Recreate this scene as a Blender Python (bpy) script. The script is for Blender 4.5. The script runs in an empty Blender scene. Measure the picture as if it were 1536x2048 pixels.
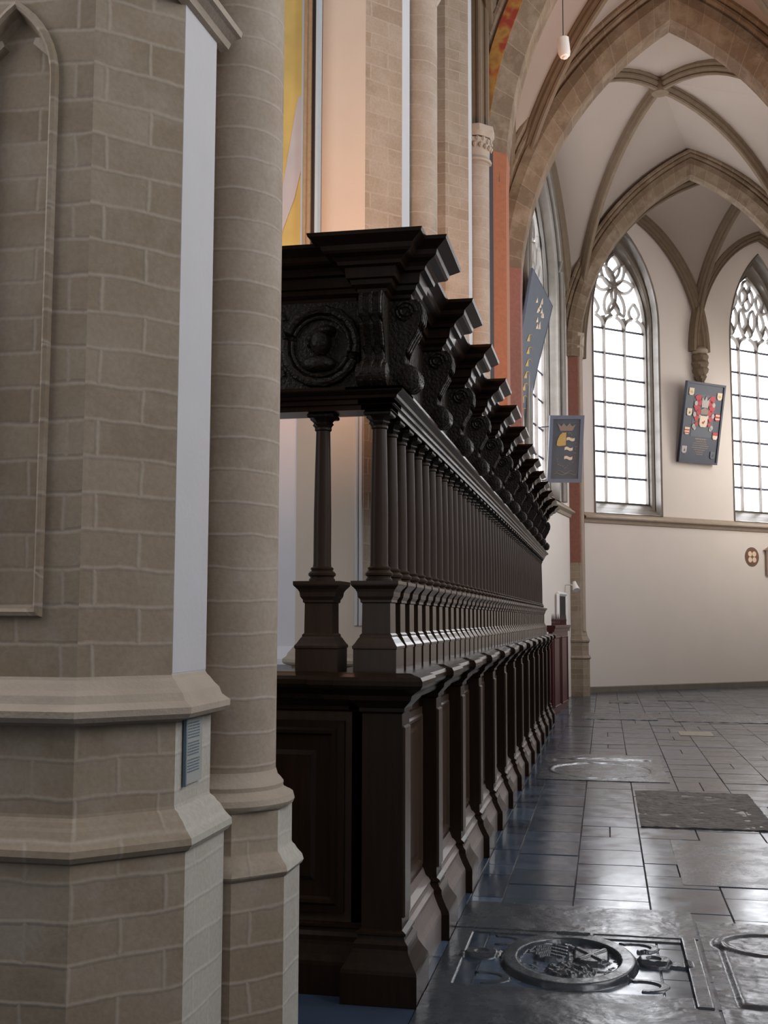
import bpy, bmesh, math, random
from mathutils import Vector, Matrix, noise
random.seed(7)
C = bpy.context.scene.collection
S = bpy.context.scene

# ------------------------------------------------------------------ camera
cam = bpy.data.cameras.new('camera'); camo = bpy.data.objects.new('camera', cam); C.objects.link(camo)
cam.sensor_fit = 'VERTICAL'; cam.sensor_height = 24.0; cam.lens = 24.0 * 2250 / 2048
YAW, PITCH, ROLL = math.radians(11.08144), math.radians(5.39963), 0.003
fwd = Vector((-math.sin(YAW) * math.cos(PITCH), math.cos(YAW) * math.cos(PITCH), math.sin(PITCH)))
r0 = Vector((math.cos(YAW), math.sin(YAW), 0)); u0 = r0.cross(fwd)
rr = r0 * math.cos(ROLL) + u0 * math.sin(ROLL); uu = -r0 * math.sin(ROLL) + u0 * math.cos(ROLL)
camo.matrix_world = Matrix(((rr.x, uu.x, -fwd.x, 0), (rr.y, uu.y, -fwd.y, 0), (rr.z, uu.z, -fwd.z, 1.6), (0, 0, 0, 1)))
cam.clip_start = 0.05; cam.clip_end = 200
S.camera = camo
S.view_settings.view_transform = 'Standard'; S.view_settings.look = 'None'
S.view_settings.gamma = 1.0; S.view_settings.use_curve_mapping = False
S.view_settings.exposure = 0.97
S.cycles.max_bounces = 7; S.cycles.diffuse_bounces = 4; S.cycles.glossy_bounces = 3
S.cycles.caustics_reflective = False; S.cycles.caustics_refractive = False

# ------------------------------------------------------------------ light
W = bpy.data.worlds.new('world'); S.world = W; W.use_nodes = True
bg = W.node_tree.nodes['Background']; bg.inputs[0].default_value = (0.88, 0.94, 1.0, 1); bg.inputs[1].default_value = 0.13
WINDOW_LIGHT = 3.6          # daylight seen through the leaded panes
def area(name, loc, target, sx, sy, power, col):
    l = bpy.data.lights.new(name, 'AREA'); l.shape = 'RECTANGLE'; l.size = sx; l.size_y = sy; l.energy = power; l.color = col
    o = bpy.data.objects.new(name, l); C.objects.link(o); o.location = loc
    o.rotation_euler = (Vector(target) - Vector(loc)).to_track_quat('-Z', 'Y').to_euler(); return o
def spot(name, loc, target, power, col, ang=100, blend=.9, size=.12):
    l = bpy.data.lights.new(name, 'SPOT'); l.energy = power; l.color = col; l.spot_size = math.radians(ang); l.spot_blend = blend
    l.shadow_soft_size = size
    o = bpy.data.objects.new(name, l); C.objects.link(o); o.location = loc
    o.rotation_euler = (Vector(target) - Vector(loc)).to_track_quat('-Z', 'Y').to_euler(); return o
WARM = (1.0, 0.50, 0.26)
spot('warm_uplight', (-1.35, 5.3, 3.5), (-1.75, 7.9, 5.2), 105, WARM, 130)
spot('warm_uplight', (-1.25, 9.3, 3.5), (-1.6, 12.0, 6.0), 150, WARM, 130)
spot('warm_uplight', (-1.10, 13.6, 3.5), (-1.5, 16.5, 6.0), 60, WARM, 130)
spot('warm_uplight', (-1.0, 13.7, 3.5), (0.4, 15.4, 10.2), 300, WARM, 95)
spot('warm_uplight', (-1.0, 17.2, 3.6), (-.5, 24, 3.2), 30, WARM, 60)
area('west_fill', (1.6, -2.5, 6.0), (-1.2, 6, 2.0), 4.0, 5.0, 22, (0.90, 0.93, 1.0))  # unseen area lamp behind the camera, added to light the near pier

area('apse_fill', (6.1, 26.6, 6.0), (1.2, 26.6, 1.0), 1.8, 4.0, 85, (1.0, 0.97, 0.93))  # added fill lamp out of view, lifts the lower part of the apse wall
area('choir_fill', (-4.6, 2.6, 4.6), (-2.1, 8.0, 2.2), 3.0, 4.0, 72, (0.95, 0.95, 1.0))  # unseen fill on the choir side, added to brighten what shows between the columns

# ------------------------------------------------------------------ materials
def nt(name):
    m = bpy.data.materials.new(name); m.use_nodes = True; t = m.node_tree
    return m, t, t.nodes['Principled BSDF'], t.nodes, t.links
def rgb(c): return (c[0], c[1], c[2], 1)
def plain(name, col, rough=.7, var=.12, scale=6, bump=.0, bscale=40, metal=0, spec=.5):
    m, t, b, N, L = nt(name)
    b.inputs['Roughness'].default_value = rough; b.inputs['Metallic'].default_value = metal
    b.inputs['Specular IOR Level'].default_value = spec
    tc = N.new('ShaderNodeTexCoord'); no = N.new('ShaderNodeTexNoise'); no.inputs['Scale'].default_value = scale; no.inputs['Detail'].default_value = 6
    L.new(tc.outputs['Object'], no.inputs['Vector'])
    mx = N.new('ShaderNodeMix'); mx.data_type = 'RGBA'
    mx.inputs[6].default_value = rgb([c * (1 - var) for c in col]); mx.inputs[7].default_value = rgb([min(1, c * (1 + var)) for c in col])
    L.new(no.outputs['Fac'], mx.inputs[0]); L.new(mx.outputs[2], b.inputs['Base Color'])
    if bump:
        n2 = N.new('ShaderNodeTexNoise'); n2.inputs['Scale'].default_value = bscale; n2.inputs['Detail'].default_value = 5
        L.new(tc.outputs['Object'], n2.inputs['Vector'])
        bp = N.new('ShaderNodeBump'); bp.inputs['Strength'].default_value = bump; bp.inputs['Distance'].default_value = .01
        L.new(n2.outputs['Fac'], bp.inputs['Height']); L.new(bp.outputs[0], b.inputs['Normal'])
    return m
def stone(name, c1, c2, mort, bw=.30, bh=.118, ms=.011, rough=.85, bump=.28, off=.5):
    m, t, b, N, L = nt(name)
    b.inputs['Roughness'].default_value = rough; b.inputs['Specular IOR Level'].default_value = .2
    uv = N.new('ShaderNodeUVMap'); tc = N.new('ShaderNodeTexCoord')
    nd = N.new('ShaderNodeTexNoise'); nd.inputs['Scale'].default_value = 5; nd.inputs['Detail'].default_value = 5
    L.new(tc.outputs['Object'], nd.inputs['Vector'])
    sc = N.new('ShaderNodeVectorMath'); sc.operation = 'MULTIPLY_ADD'; sc.inputs[1].default_value = (.034, .034, .034)
    L.new(nd.outputs['Color'], sc.inputs[0]); L.new(uv.outputs[0], sc.inputs[2])
    br = N.new('ShaderNodeTexBrick'); br.inputs['Scale'].default_value = 1; br.offset = off
    br.inputs['Brick Width'].default_value = bw; br.inputs['Row Height'].default_value = bh
    br.inputs['Mortar Size'].default_value = ms; br.inputs['Mortar Smooth'].default_value = 1.0
    br.inputs['Color1'].default_value = rgb(c1); br.inputs['Color2'].default_value = rgb(c2); br.inputs['Mortar'].default_value = rgb(mort)
    L.new(sc.outputs[0], br.inputs['Vector'])
    n1 = N.new('ShaderNodeTexNoise'); n1.inputs['Scale'].default_value = 3.0; n1.inputs['Detail'].default_value = 7; n1.inputs['Roughness'].default_value = .65
    L.new(tc.outputs['Object'], n1.inputs['Vector'])
    # patches of worn lime wash
    rp = N.new('ShaderNodeValToRGB'); rp.color_ramp.elements[0].position = .46; rp.color_ramp.elements[1].position = .66
    L.new(n1.outputs['Fac'], rp.inputs[0])
    ml = N.new('ShaderNodeMath'); ml.operation = 'MULTIPLY'; ml.inputs[1].default_value = .8; L.new(rp.outputs[0], ml.inputs[0])
    mx = N.new('ShaderNodeMix'); mx.data_type = 'RGBA'; L.new(ml.outputs[0], mx.inputs[0]); L.new(br.outputs['Color'], mx.inputs[6]); mx.inputs[7].default_value = rgb(mort)
    n2 = N.new('ShaderNodeTexNoise'); n2.inputs['Scale'].default_value = 60; n2.inputs['Detail'].default_value = 5
    L.new(tc.outputs['Object'], n2.inputs['Vector'])
    m2 = N.new('ShaderNodeMix'); m2.data_type = 'RGBA'; m2.blend_type = 'MULTIPLY'; m2.inputs[0].default_value = .35
    L.new(mx.outputs[2], m2.inputs[6]); L.new(n2.outputs['Color'], m2.inputs[7])
    m2b = N.new('ShaderNodeMix'); m2b.data_type = 'RGBA'; m2b.blend_type = 'MULTIPLY'; m2b.inputs[0].default_value = .0
    hs = N.new('ShaderNodeHueSaturation'); hs.inputs['Saturation'].default_value = .0; L.new(n2.outputs['Color'], hs.inputs['Color'])
    rr2 = N.new('ShaderNodeValToRGB'); rr2.color_ramp.elements[0].position = .3; rr2.color_ramp.elements[0].color = (.62, .62, .62, 1); rr2.color_ramp.elements[1].position = .65
    L.new(n2.outputs['Fac'], rr2.inputs[0]); L.new(rr2.outputs[0], m2.inputs[7])
    L.new(m2.outputs[2], b.inputs['Base Color'])
    if bump:
        ad = N.new('ShaderNodeMath'); ad.operation = 'MULTIPLY_ADD'; ad.inputs[1].default_value = .55; L.new(n2.outputs['Fac'], ad.inputs[0])
        L.new(br.outputs['Fac'], ad.inputs[2])
        bp = N.new('ShaderNodeBump'); bp.inputs['Strength'].default_value = bump; bp.inputs['Distance'].default_value = .006
        L.new(ad.outputs[0], bp.inputs['Height']); L.new(bp.outputs[0], b.inputs['Normal'])
    return m
def wood(name, c1, c2, rough=.38, bump=.25, spec=.30):
    m, t, b, N, L = nt(name)
    tc = N.new('ShaderNodeTexCoord'); mp = N.new('ShaderNodeMapping'); mp.inputs['Scale'].default_value = (28, 28, 2.2)
    L.new(tc.outputs['Object'], mp.inputs[0]); no = N.new('ShaderNodeTexNoise'); no.inputs['Scale'].default_value = 1.6; no.inputs['Detail'].default_value = 7
    L.new(mp.outputs[0], no.inputs['Vector'])
    mx = N.new('ShaderNodeMix'); mx.data_type = 'RGBA'; mx.inputs[6].default_value = rgb(c1); mx.inputs[7].default_value = rgb(c2)
    L.new(no.outputs['Fac'], mx.inputs[0]); L.new(mx.outputs[2], b.inputs['Base Color'])
    b.inputs['Roughness'].default_value = rough; b.inputs['Specular IOR Level'].default_value = spec
    bp = N.new('ShaderNodeBump'); bp.inputs['Strength'].default_value = bump; bp.inputs['Distance'].default_value = .003
    L.new(no.outputs['Fac'], bp.inputs['Height']); L.new(bp.outputs[0], b.inputs['Normal'])
    return m
def slate(name, base, rough=(.18, .45), bump=.35, bscale=14, attr=False, dist=.01):
    m, t, b, N, L = nt(name)
    tc = N.new('ShaderNodeTexCoord'); no = N.new('ShaderNodeTexNoise'); no.inputs['Scale'].default_value = 5; no.inputs['Detail'].default_value = 8; no.inputs['Roughness'].default_value = .7
    L.new(tc.outputs['Object'], no.inputs['Vector'])
    mx = N.new('ShaderNodeMix'); mx.data_type = 'RGBA'; mx.inputs[6].default_value = rgb([c * .65 for c in base]); mx.inputs[7].default_value = rgb([c * 1.4 for c in base])
    L.new(no.outputs['Fac'], mx.inputs[0]); out = mx.outputs[2]
    mr = N.new('ShaderNodeMapRange'); mr.inputs[1].default_value = .3; mr.inputs[2].default_value = .7; mr.inputs[3].default_value = rough[0]; mr.inputs[4].default_value = rough[1]
    L.new(no.outputs['Fac'], mr.inputs[0]); ro = mr.outputs[0]
    if attr:
        at = N.new('ShaderNodeAttribute'); at.attribute_name = 'tone'
        m3 = N.new('ShaderNodeMix'); m3.data_type = 'RGBA'; m3.blend_type = 'MULTIPLY'; m3.inputs[0].default_value = 1
        L.new(out, m3.inputs[6]); L.new(at.outputs['Color'], m3.inputs[7]); out = m3.outputs[2]
    L.new(out, b.inputs['Base Color']); L.new(ro, b.inputs['Roughness']); b.inputs['Specular IOR Level'].default_value = .55
    n2 = N.new('ShaderNodeTexNoise'); n2.inputs['Scale'].default_value = bscale; n2.inputs['Detail'].default_value = 6
    L.new(tc.outputs['Object'], n2.inputs['Vector'])
    bp = N.new('ShaderNodeBump'); bp.inputs['Strength'].default_value = bump; bp.inputs['Distance'].default_value = dist
    L.new(n2.outputs['Fac'], bp.inputs['Height']); L.new(bp.outputs[0], b.inputs['Normal'])
    return m
def emit(name, col, st):
    m, t, b, N, L = nt(name); b.inputs['Base Color'].default_value = (.05, .05, .05, 1); b.inputs['Roughness'].default_value = .1
    b.inputs['Emission Color'].default_value = rgb(col); b.inputs['Emission Strength'].default_value = st; return m

M_STONE = stone('limestone_blocks', (.24, .18, .125), (.30, .235, .17), (.335, .275, .215))
M_WORN = stone('worn_limewashed_blocks', (.38, .35, .30), (.41, .375, .32), (.43, .40, .35), bump=.25)
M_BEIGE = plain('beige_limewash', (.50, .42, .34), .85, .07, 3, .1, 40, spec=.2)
M_SHAFT = stone('limestone_drums', (.28, .22, .165), (.32, .255, .195), (.37, .31, .255), bw=.72, bh=.12, ms=.009)
M_MOULD = plain('limestone_moulding', (.34, .28, .22), .8, .16, 7, .3, 60, spec=.2)
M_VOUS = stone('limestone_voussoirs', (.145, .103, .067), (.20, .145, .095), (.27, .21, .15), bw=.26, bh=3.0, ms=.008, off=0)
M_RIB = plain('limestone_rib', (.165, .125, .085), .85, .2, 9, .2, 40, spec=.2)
M_GREY = plain('grey_jamb_stone', (.165, .145, .12), .34, .3, 6, .2, 40)
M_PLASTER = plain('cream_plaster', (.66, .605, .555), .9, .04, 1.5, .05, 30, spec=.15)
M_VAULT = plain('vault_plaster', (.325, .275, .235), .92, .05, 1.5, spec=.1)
M_WHITE = plain('white_limewash', (.44, .425, .425), .85, .05, 5, .1, 40, spec=.2)
M_WHITEC = plain('cool_white_plaster', (.66, .64, .66), .85, .05, 5, spec=.2)
M_RED = plain('red_ochre_paint', (.25, .082, .030), .75, .28, 22, .1, 40)
M_REDD = plain('faded_red_paint', (.20, .075, .05), .75, .3, 22, .1, 40)
M_BLACKLINE = plain('black_painted_line', (.03, .025, .03), .7)
M_ORANGE = None
M_WOOD = wood('dark_oak', (.009, .0046, .0026), (.024, .0125, .007), .27, .08, .20)
M_COL = wood('brown_oak_column', (.018, .0095, .0055), (.038, .021, .0125), .42, .08, .15)
M_PED = wood('polished_oak_pedestal', (.022, .0125, .008), (.045, .027, .018), .22, .04, .55)
M_WOODP = wood('brown_oak_panel', (.032, .019, .012), (.062, .038, .025), .28, .08)
M_WOODL = wood('pale_oak_plinth', (.12, .095, .085), (.23, .19, .17), .32, .15)  # paler oak for the bay plinths only
M_CARVE = plain('carved_dark_oak', (.014, .009, .006), .36, .3, 30, .9, 60, spec=.2)
M_TILE = slate('bluestone_paving', (.042, .060, .088), (.10, .27), .10, 5, True, .004)
M_GROUT = plain('paving_joint', (.10, .085, .07), .9)
M_SLAB = slate('worn_grave_stone', (.032, .037, .045), (.15, .36), .16, 34, False, .006)
M_ROUGH = slate('rough_brown_stone', (.085, .068, .055), (.50, .8), .9, 12, False, .03)
M_OCHRE = plain('ochre_floor_stone', (.20, .155, .08), .4, .15, 20)
M_PANE = emit('daylit_leaded_pane', (.93, .95, 1.0), WINDOW_LIGHT)
M_IRON = plain('iron_bar', (.03, .033, .05), .5, .2, 20)
M_TRAC = plain('tracery_stone', (.30, .275, .25), .7, .15, 10, .1, 40)
M_BOARD = plain('slate_blue_paint', (.082, .097, .118), .55, .1, 8)
M_BOARDD = plain('dark_navy_paint', (.035, .042, .065), .5, .25, 30)
M_FRAME = plain('grey_blue_frame', (.13, .15, .20), .5, .1, 20)
M_GOLD = plain('gilt_paint', (.52, .34, .10), .5, .25, 40)
M_CREAM = plain('cream_paint', (.70, .58, .42), .6, .1, 30)
M_BRONZE = plain('dull_bronze_paint', (.27, .20, .16), .6, .3, 60)
M_CRIM = plain('crimson_paint', (.45, .04, .05), .6, .25, 40)
M_SILV = plain('silver_grey_paint', (.42, .40, .38), .6, .3, 60)
M_MAROON = plain('maroon_lacquer', (.055, .007, .008), .35, .1, 10)
M_WHITEP = plain('white_enamel', (.75, .74, .72), .4, .03)
M_GLASSF = plain('frosted_lamp_glass', (.80, .74, .68), .35, .03)
M_DARK = plain('dark_void', (.012, .011, .010), .8)
M_FOLD = plain('pale_painted_fold', (.36, .36, .38), .7, .1, 6)
M_YEL = plain('yellow_painted_drapery', (.42, .33, .10), .7, .25, 5, .15, 10)
M_LBLUE = plain('pale_blue_paint', (.34, .42, .46), .7, .08, 8)
M_ACR = plain('clear_sign_sheet', (.34, .345, .32), .25, .05, 8)
M_TEXT = plain('blue_grey_lettering', (.10, .14, .17), .5)
M_FRBR = plain('dull_gilt_frame', (.25, .18, .10), .5, .25, 30)

m, t, b, N, L = nt('painted_scroll_ornament')
tc = N.new('ShaderNodeTexCoord'); no = N.new('ShaderNodeTexNoise'); no.inputs['Scale'].default_value = 3.4; no.inputs['Detail'].default_value = 3
L.new(tc.outputs['Object'], no.inputs['Vector']); cr = N.new('ShaderNodeValToRGB'); e = cr.color_ramp.elements
e[0].position = .40; e[0].color = (.24, .11, .03, 1); e[1].position = .60; e[1].color = (.27, .035, .015, 1)
q = e.new(.50); q.color = (.36, .19, .04, 1)
L.new(no.outputs['Fac'], cr.inputs[0]); L.new(cr.outputs[0], b.inputs['Base Color']); b.inputs['Roughness'].default_value = .8
M_ORANGE = m

# ------------------------------------------------------------------ helpers
def tag(o, label=None, cat=None, group=None, kind=None):
    if label: o['label'] = label
    if cat: o['category'] = cat
    if group: o['group'] = group
    if kind: o['kind'] = kind
    return o
def obj(name, bm, mat, parent=None, smooth=False, norm=True):
    me = bpy.data.meshes.new(name)
    if norm: bmesh.ops.recalc_face_normals(bm, faces=bm.faces)
    if smooth:
        for f in bm.faces: f.smooth = True
        for e in bm.edges:
            if len(e.link_faces) == 2 and e.calc_face_angle(0) > math.radians(38): e.smooth = False
    bm.to_mesh(me); bm.free()
    if isinstance(mat, (list, tuple)):
        for k in mat: me.materials.append(k)
    else: me.materials.append(mat)
    o = bpy.data.objects.new(name, me); C.objects.link(o)
    if parent is not None:
        o.parent = parent; o.matrix_parent_inverse = parent_inv(parent)
    return o
def parent_inv(p):
    bpy_m = Matrix.LocRotScale(p.location, p.rotation_euler, p.scale) if p.parent is None else Matrix.Identity(4)
    return bpy_m.inverted()
def struct(name, bm, mat, smooth=False, parent=None):
    o = obj(name, bm, mat, parent, smooth); 
    if parent is None: o['kind'] = 'structure'
    return o
def thing(name, loc, label, cat, group=None, rz=0):
    o = bpy.data.objects.new(name, None); C.objects.link(o); o.location = loc; o.rotation_euler = (0, 0, rz)
    o.empty_display_size = .2
    return tag(o, label, cat, group)
def BM(): return bmesh.new()
def loft(bm, rings, closed=True, cap=True, uv=True, skip=None, mi=0, mif=None):
    ul = bm.loops.layers.uv.verify()
    vs = [[bm.verts.new(p) for p in r] for r in rings]
    n = len(rings[0]); per = [0.0]
    for j in range(n):
        a = Vector(rings[0][j]); c = Vector(rings[0][(j + 1) % n]); per.append(per[-1] + (c - a).length)
    rng = n if closed else n - 1
    for i in range(len(rings) - 1):
        for j in range(rng):
            if skip and skip(i, j): continue
            k = (j + 1) % n
            try: f = bm.faces.new((vs[i][j], vs[i][k], vs[i + 1][k], vs[i + 1][j]))
            except ValueError: continue
            f.material_index = mif(i, j) if mif else mi
            for l, (u, z) in zip(f.loops, ((per[j], rings[i][j][2]), (per[j + 1], rings[i][k][2]), (per[j + 1], rings[i + 1][k][2]), (per[j], rings[i + 1][j][2]))):
                l[ul].uv = (u, z)
    if cap and closed:
        for r in (vs[0], vs[-1]):
            try: bm.faces.new(r)
            except ValueError: pass
    return vs
def box(bm, x0, x1, y0, y1, z0, z1):
    return loft(bm, [[(x0, y0, z0), (x1, y0, z0), (x1, y1, z0), (x0, y1, z0)], [(x0, y0, z1), (x1, y0, z1), (x1, y1, z1), (x0, y1, z1)]])
def mould(bm, x0, x1, y0, y1, prof):
    """stack of rectangles grown by (offset, z): a moulding mitred round all four sides"""
    loft(bm, [[(x0 - o, y0 - o, z), (x1 + o, y0 - o, z), (x1 + o, y1 + o, z), (x0 - o, y1 + o, z)] for o, z in prof])
def lathe(bm, cx, cy, prof, n=16):
    loft(bm, [[(cx + r * math.cos(2 * math.pi * k / n), cy + r * math.sin(2 * math.pi * k / n), z) for k in range(n)] for r, z in prof])
def prism(bm, pts, f0, f1):
    """closed outline pts (2D) extruded between the maps f0 and f1 -> 3D"""
    loft(bm, [[f0(*p) for p in pts], [f1(*p) for p in pts]])
def tube(bm, pts, r, n=8, closed=False):
    P = [Vector(p) for p in pts]; rings = []
    for i, p in enumerate(P):
        a = P[i - 1] if (i > 0 or closed) else P[0]; c = P[(i + 1) % len(P)] if (i < len(P) - 1 or closed) else P[-1]
        d = (c - a).normalized(); up = Vector((0, 0, 1)) if abs(d.z) < .95 else Vector((1, 0, 0))
        s = d.cross(up).normalized(); w = s.cross(d)
        rr_ = r[i] if isinstance(r, (list, tuple)) else r
        rings.append([tuple(p + s * rr_ * math.cos(2 * math.pi * k / n) + w * rr_ * math.sin(2 * math.pi * k / n)) for k in range(n)])
    if closed: rings.append(rings[0])
    loft(bm, rings, cap=not closed)
def fill(bm, loops, fmap):
    """planar region: outer loop first, holes after; fmap maps (u,z)->3D"""
    ul = bm.loops.layers.uv.verify(); edges = []; new = {}
    for lp in loops:
        vs = [bm.verts.new((p[0], p[1], 0)) for p in lp]
        for v, p in zip(vs, lp): new[v] = p
        for i in range(len(vs)): edges.append(bm.edges.new((vs[i], vs[(i + 1) % len(vs)])))
    res = bmesh.ops.triangle_fill(bm, edges=edges, use_beauty=True, use_dissolve=False)
    for g in res['geom']:
        if isinstance(g, bmesh.types.BMFace):
            for l in g.loops: l[ul].uv = (l.vert.co.x, l.vert.co.y)
    for v in list(new): v.co = Vector(fmap(*new[v]))
def octring(cx, cy, a, z, n=8, left=0.0):
    out = []
    for k in range(n):
        th = math.pi / 8 + 2 * math.pi * k / n + math.pi / 8 * 0
        if n == 8: r = a / math.cos(math.pi / 8)
        else:
            q = ((th + math.pi / 8) % (math.pi / 4)) - math.pi / 8; r = a / math.cos(q)
        x = cx + r * math.cos(th); y = cy + r * math.sin(th)
        if x < cx - .01: x -= left
        out.append((x, y, z))
    return out
def roundring(cx, cy, r, z, n=32):
    return [(cx + r * math.cos(math.pi / 8 + 2 * math.pi * k / n), cy + r * math.sin(math.pi / 8 + 2 * math.pi * k / n), z) for k in range(n)]

# ------------------------------------------------------------------ floor
RECTS = []
bm = BM(); cl = bm.loops.layers.float_color.new('tone'); ul = bm.loops.layers.uv.verify()
def tile(x0, x1, y0, y1, tone, lift=0.0):
    g = .003; x0 += g; x1 -= g; y0 += g; y1 -= g; e_ = .003; jig = [random.uniform(-.0012, .0012) for _ in range(4)]
    top = [(x0 + e_, y0 + e_, lift + jig[0]), (x1 - e_, y0 + e_, lift + jig[1]), (x1 - e_, y1 - e_, lift + jig[2]), (x0 + e_, y1 - e_, lift + jig[3])]
    bot = [(x0, y0, -.02), (x1, y0, -.02), (x1, y1, -.02), (x0, y1, -.02)]
    mid = [(x0, y0, lift - .004), (x1, y0, lift - .004), (x1, y1, lift - .004), (x0, y1, lift - .004)]
    vb, vm, vt = ([bm.verts.new(p) for p in r] for r in (bot, mid, top))
    fs = [bm.faces.new(vt)]
    for A_, B_ in ((vb, vm), (vm, vt)):
        for j in range(4): fs.append(bm.faces.new((A_[j], A_[(j + 1) % 4], B_[(j + 1) % 4], B_[j])))
    for f in fs:
        for l in f.loops: l[cl] = tone
xs = [-7.0, -6.2, -5.3, -4.4, -3.6, -2.8, -2.0, -1.4, -.785, -.60, -.20, .225, .65, 1.12, 1.56, 2.02, 2.5, 2.95, 3.4, 3.9, 4.5, 5.1, 5.8, 6.6]
for i in range(len(xs) - 1):
    y = .5 + random.uniform(0, .3)
    while y < 33:
        ln = random.choice((.30, .36, .42, .42, .48, .58)) if xs[i] > -1 else random.uniform(.5, .9)
        w = random.uniform(.6, 1.25)
        if random.random() < .10: w *= 1.35
        c = (w * random.uniform(.97, 1.03), w, w * random.uniform(.97, 1.04), 1)
        if xs[i] > -.3 and xs[i + 1] - xs[i] > .38 and random.random() < .1:
            xm = (xs[i] + xs[i + 1]) / 2; tile(xs[i], xm, y, y + ln, c); tile(xm, xs[i + 1], y, y + ln, tuple(k * .93 for k in c[:3]) + (1,))
        else: tile(xs[i], xs[i + 1], y, y + ln, c, random.uniform(-.0015, .0015))
        y += ln
struct('floor', bm, M_TILE)
bm = BM(); box(bm, -7.2, 6.8, -3, 33.5, -.2, -.008); o = struct('floor', bm, M_GROUT)

# ------------------------------------------------------------------ vault geometry
def arc(Sp, Ap, t, d=0.0):
    """point on a half arch from springer Sp (t=0) to crown Ap (t=1), thickened outwards by d"""
    Sp = Vector(Sp); Ap = Vector(Ap); hx = Vector((Ap.x - Sp.x, Ap.y - Sp.y, 0)); a = hx.length; ex = hx / a; h = Ap.z - Sp.z
    if h > a:
        r = (a * a + h * h) / (2 * a); ph = math.acos(max(-1, min(1, (r - a) / (r + d)))) * t
        return Sp + ex * (r - (r + d) * math.cos(ph)) + Vector((0, 0, (r + d) * math.sin(ph)))
    ph = math.pi / 2 * t
    return Sp + ex * (a - (a + d) * math.cos(ph)) + Vector((0, 0, (h + d) * math.sin(ph)))
def rib(bm, Sp, Ap, sec, n=20):
    Sp_, Ap_ = Vector(Sp), Vector(Ap); ex = Vector((Ap_.x - Sp_.x, Ap_.y - Sp_.y, 0)).normalized(); sd = Vector((-ex.y, ex.x, 0))
    ul = bm.loops.layers.uv.verify(); rows = []; ln = [0]
    for i in range(n + 1):
        rows.append([arc(Sp, Ap, i / n, d) + sd * a for a, d in sec])
        if i: ln.append(ln[-1] + (rows[i][0] - rows[i - 1][0]).length)
    vs = [[bm.verts.new(p) for p in r] for r in rows]; m_ = len(sec)
    for i in range(n):
        for j in range(m_):
            k = (j + 1) % m_
            f = bm.faces.new((vs[i][j], vs[i][k], vs[i + 1][k], vs[i + 1][j]))
            for l, uv_ in zip(f.loops, ((ln[i], j * .1), (ln[i], j * .1 + .1), (ln[i + 1], j * .1 + .1), (ln[i + 1], j * .1))): l[ul].uv = uv_
    bm.faces.new(vs[0]); bm.faces.new(vs[-1])
def web(bm, c1, c2, n=20, m_=8):
    g = [[c1(i / n).lerp(c2(i / n), j / m_) for j in range(m_ + 1)] for i in range(n + 1)]
    vs = [[bm.verts.new(p) for p in r] for r in g]
    for i in range(n):
        for j in range(m_):
            try: bm.faces.new((vs[i][j], vs[i + 1][j], vs[i + 1][j + 1], vs[i][j + 1]))
            except ValueError: pass
BIG = [(-.20, 0), (.20, 0), (.36, .22), (.36, .36), (.32, .38), (.32, .40), (.40, .43), (.40, .47), (.37, .49), (.44, .53), (.44, .58), (-.44, .58), (-.44, .53), (-.37, .49), (-.40, .47), (-.40, .43), (-.32, .40), (-.32, .38), (-.36, .36), (-.36, .22)]
SMALL = [(-.03, 0), (.03, 0), (.05, .03), (.035, .06), (.08, .10), (.085, .13), (.07, .15), (.10, .19), (.10, .26), (-.10, .26), (-.10, .19), (-.07, .15), (-.085, .13), (-.08, .10), (-.035, .06), (-.05, .03)]
nrib = [0]
def trim(bm, mat, smooth=False):
    nrib[0] += 1; return struct('trim_%d' % nrib[0], bm, mat, smooth)
def half(a, b, d=0.0): return lambda t: arc(a, b, t, d)
def ribobj(pairs, sec, mat):
    bm = BM()
    for s_, a_ in pairs: rib(bm, s_, a_, sec)
    return trim(bm, mat)
TR = {}
YT = (4.50, 8.70, 12.80, 17.12)
for y, xs_, zs_ in zip(YT, (-1.05, -1.05, -1.05, -1.20), (7.3, 7.3, 6.6, 6.6)):
    TR[y] = ((xs_, y, zs_), (1.12, y, 10.72), (2.24 - xs_, y, zs_))
CA = ((-.45, 24.2, 7.2), (1.93, 24.2, 11.05), (4.3, 24.2, 7.2))
bigmat = M_VOUS
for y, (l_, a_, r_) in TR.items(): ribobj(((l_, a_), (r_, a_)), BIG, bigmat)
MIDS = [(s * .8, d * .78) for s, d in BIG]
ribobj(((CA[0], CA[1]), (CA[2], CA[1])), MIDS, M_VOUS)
for y, (l_, a_, r_) in TR.items():
    bm = BM(); loft(bm, [[(r_[0] + d, y + a, z) for a, d in BIG] for z in (0, r_[2] + .01)]); trim(bm, M_STONE)
    if y < 10:
        bm = BM(); loft(bm, [[(l_[0] - .25 + (.25 - d) * k, y + a * k, z) for a, d in BIG] for k, z in ((.1, l_[2] - .7), (.7, l_[2] - .35), (1, l_[2] - .1), (1, l_[2] + .01))]); trim(bm, M_MOULD)
bm = BM(); loft(bm, [[(CA[2][0] + d, CA[2][1] + a, z) for a, d in MIDS] for z in (0, 7.21)]); trim(bm, M_STONE)
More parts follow.
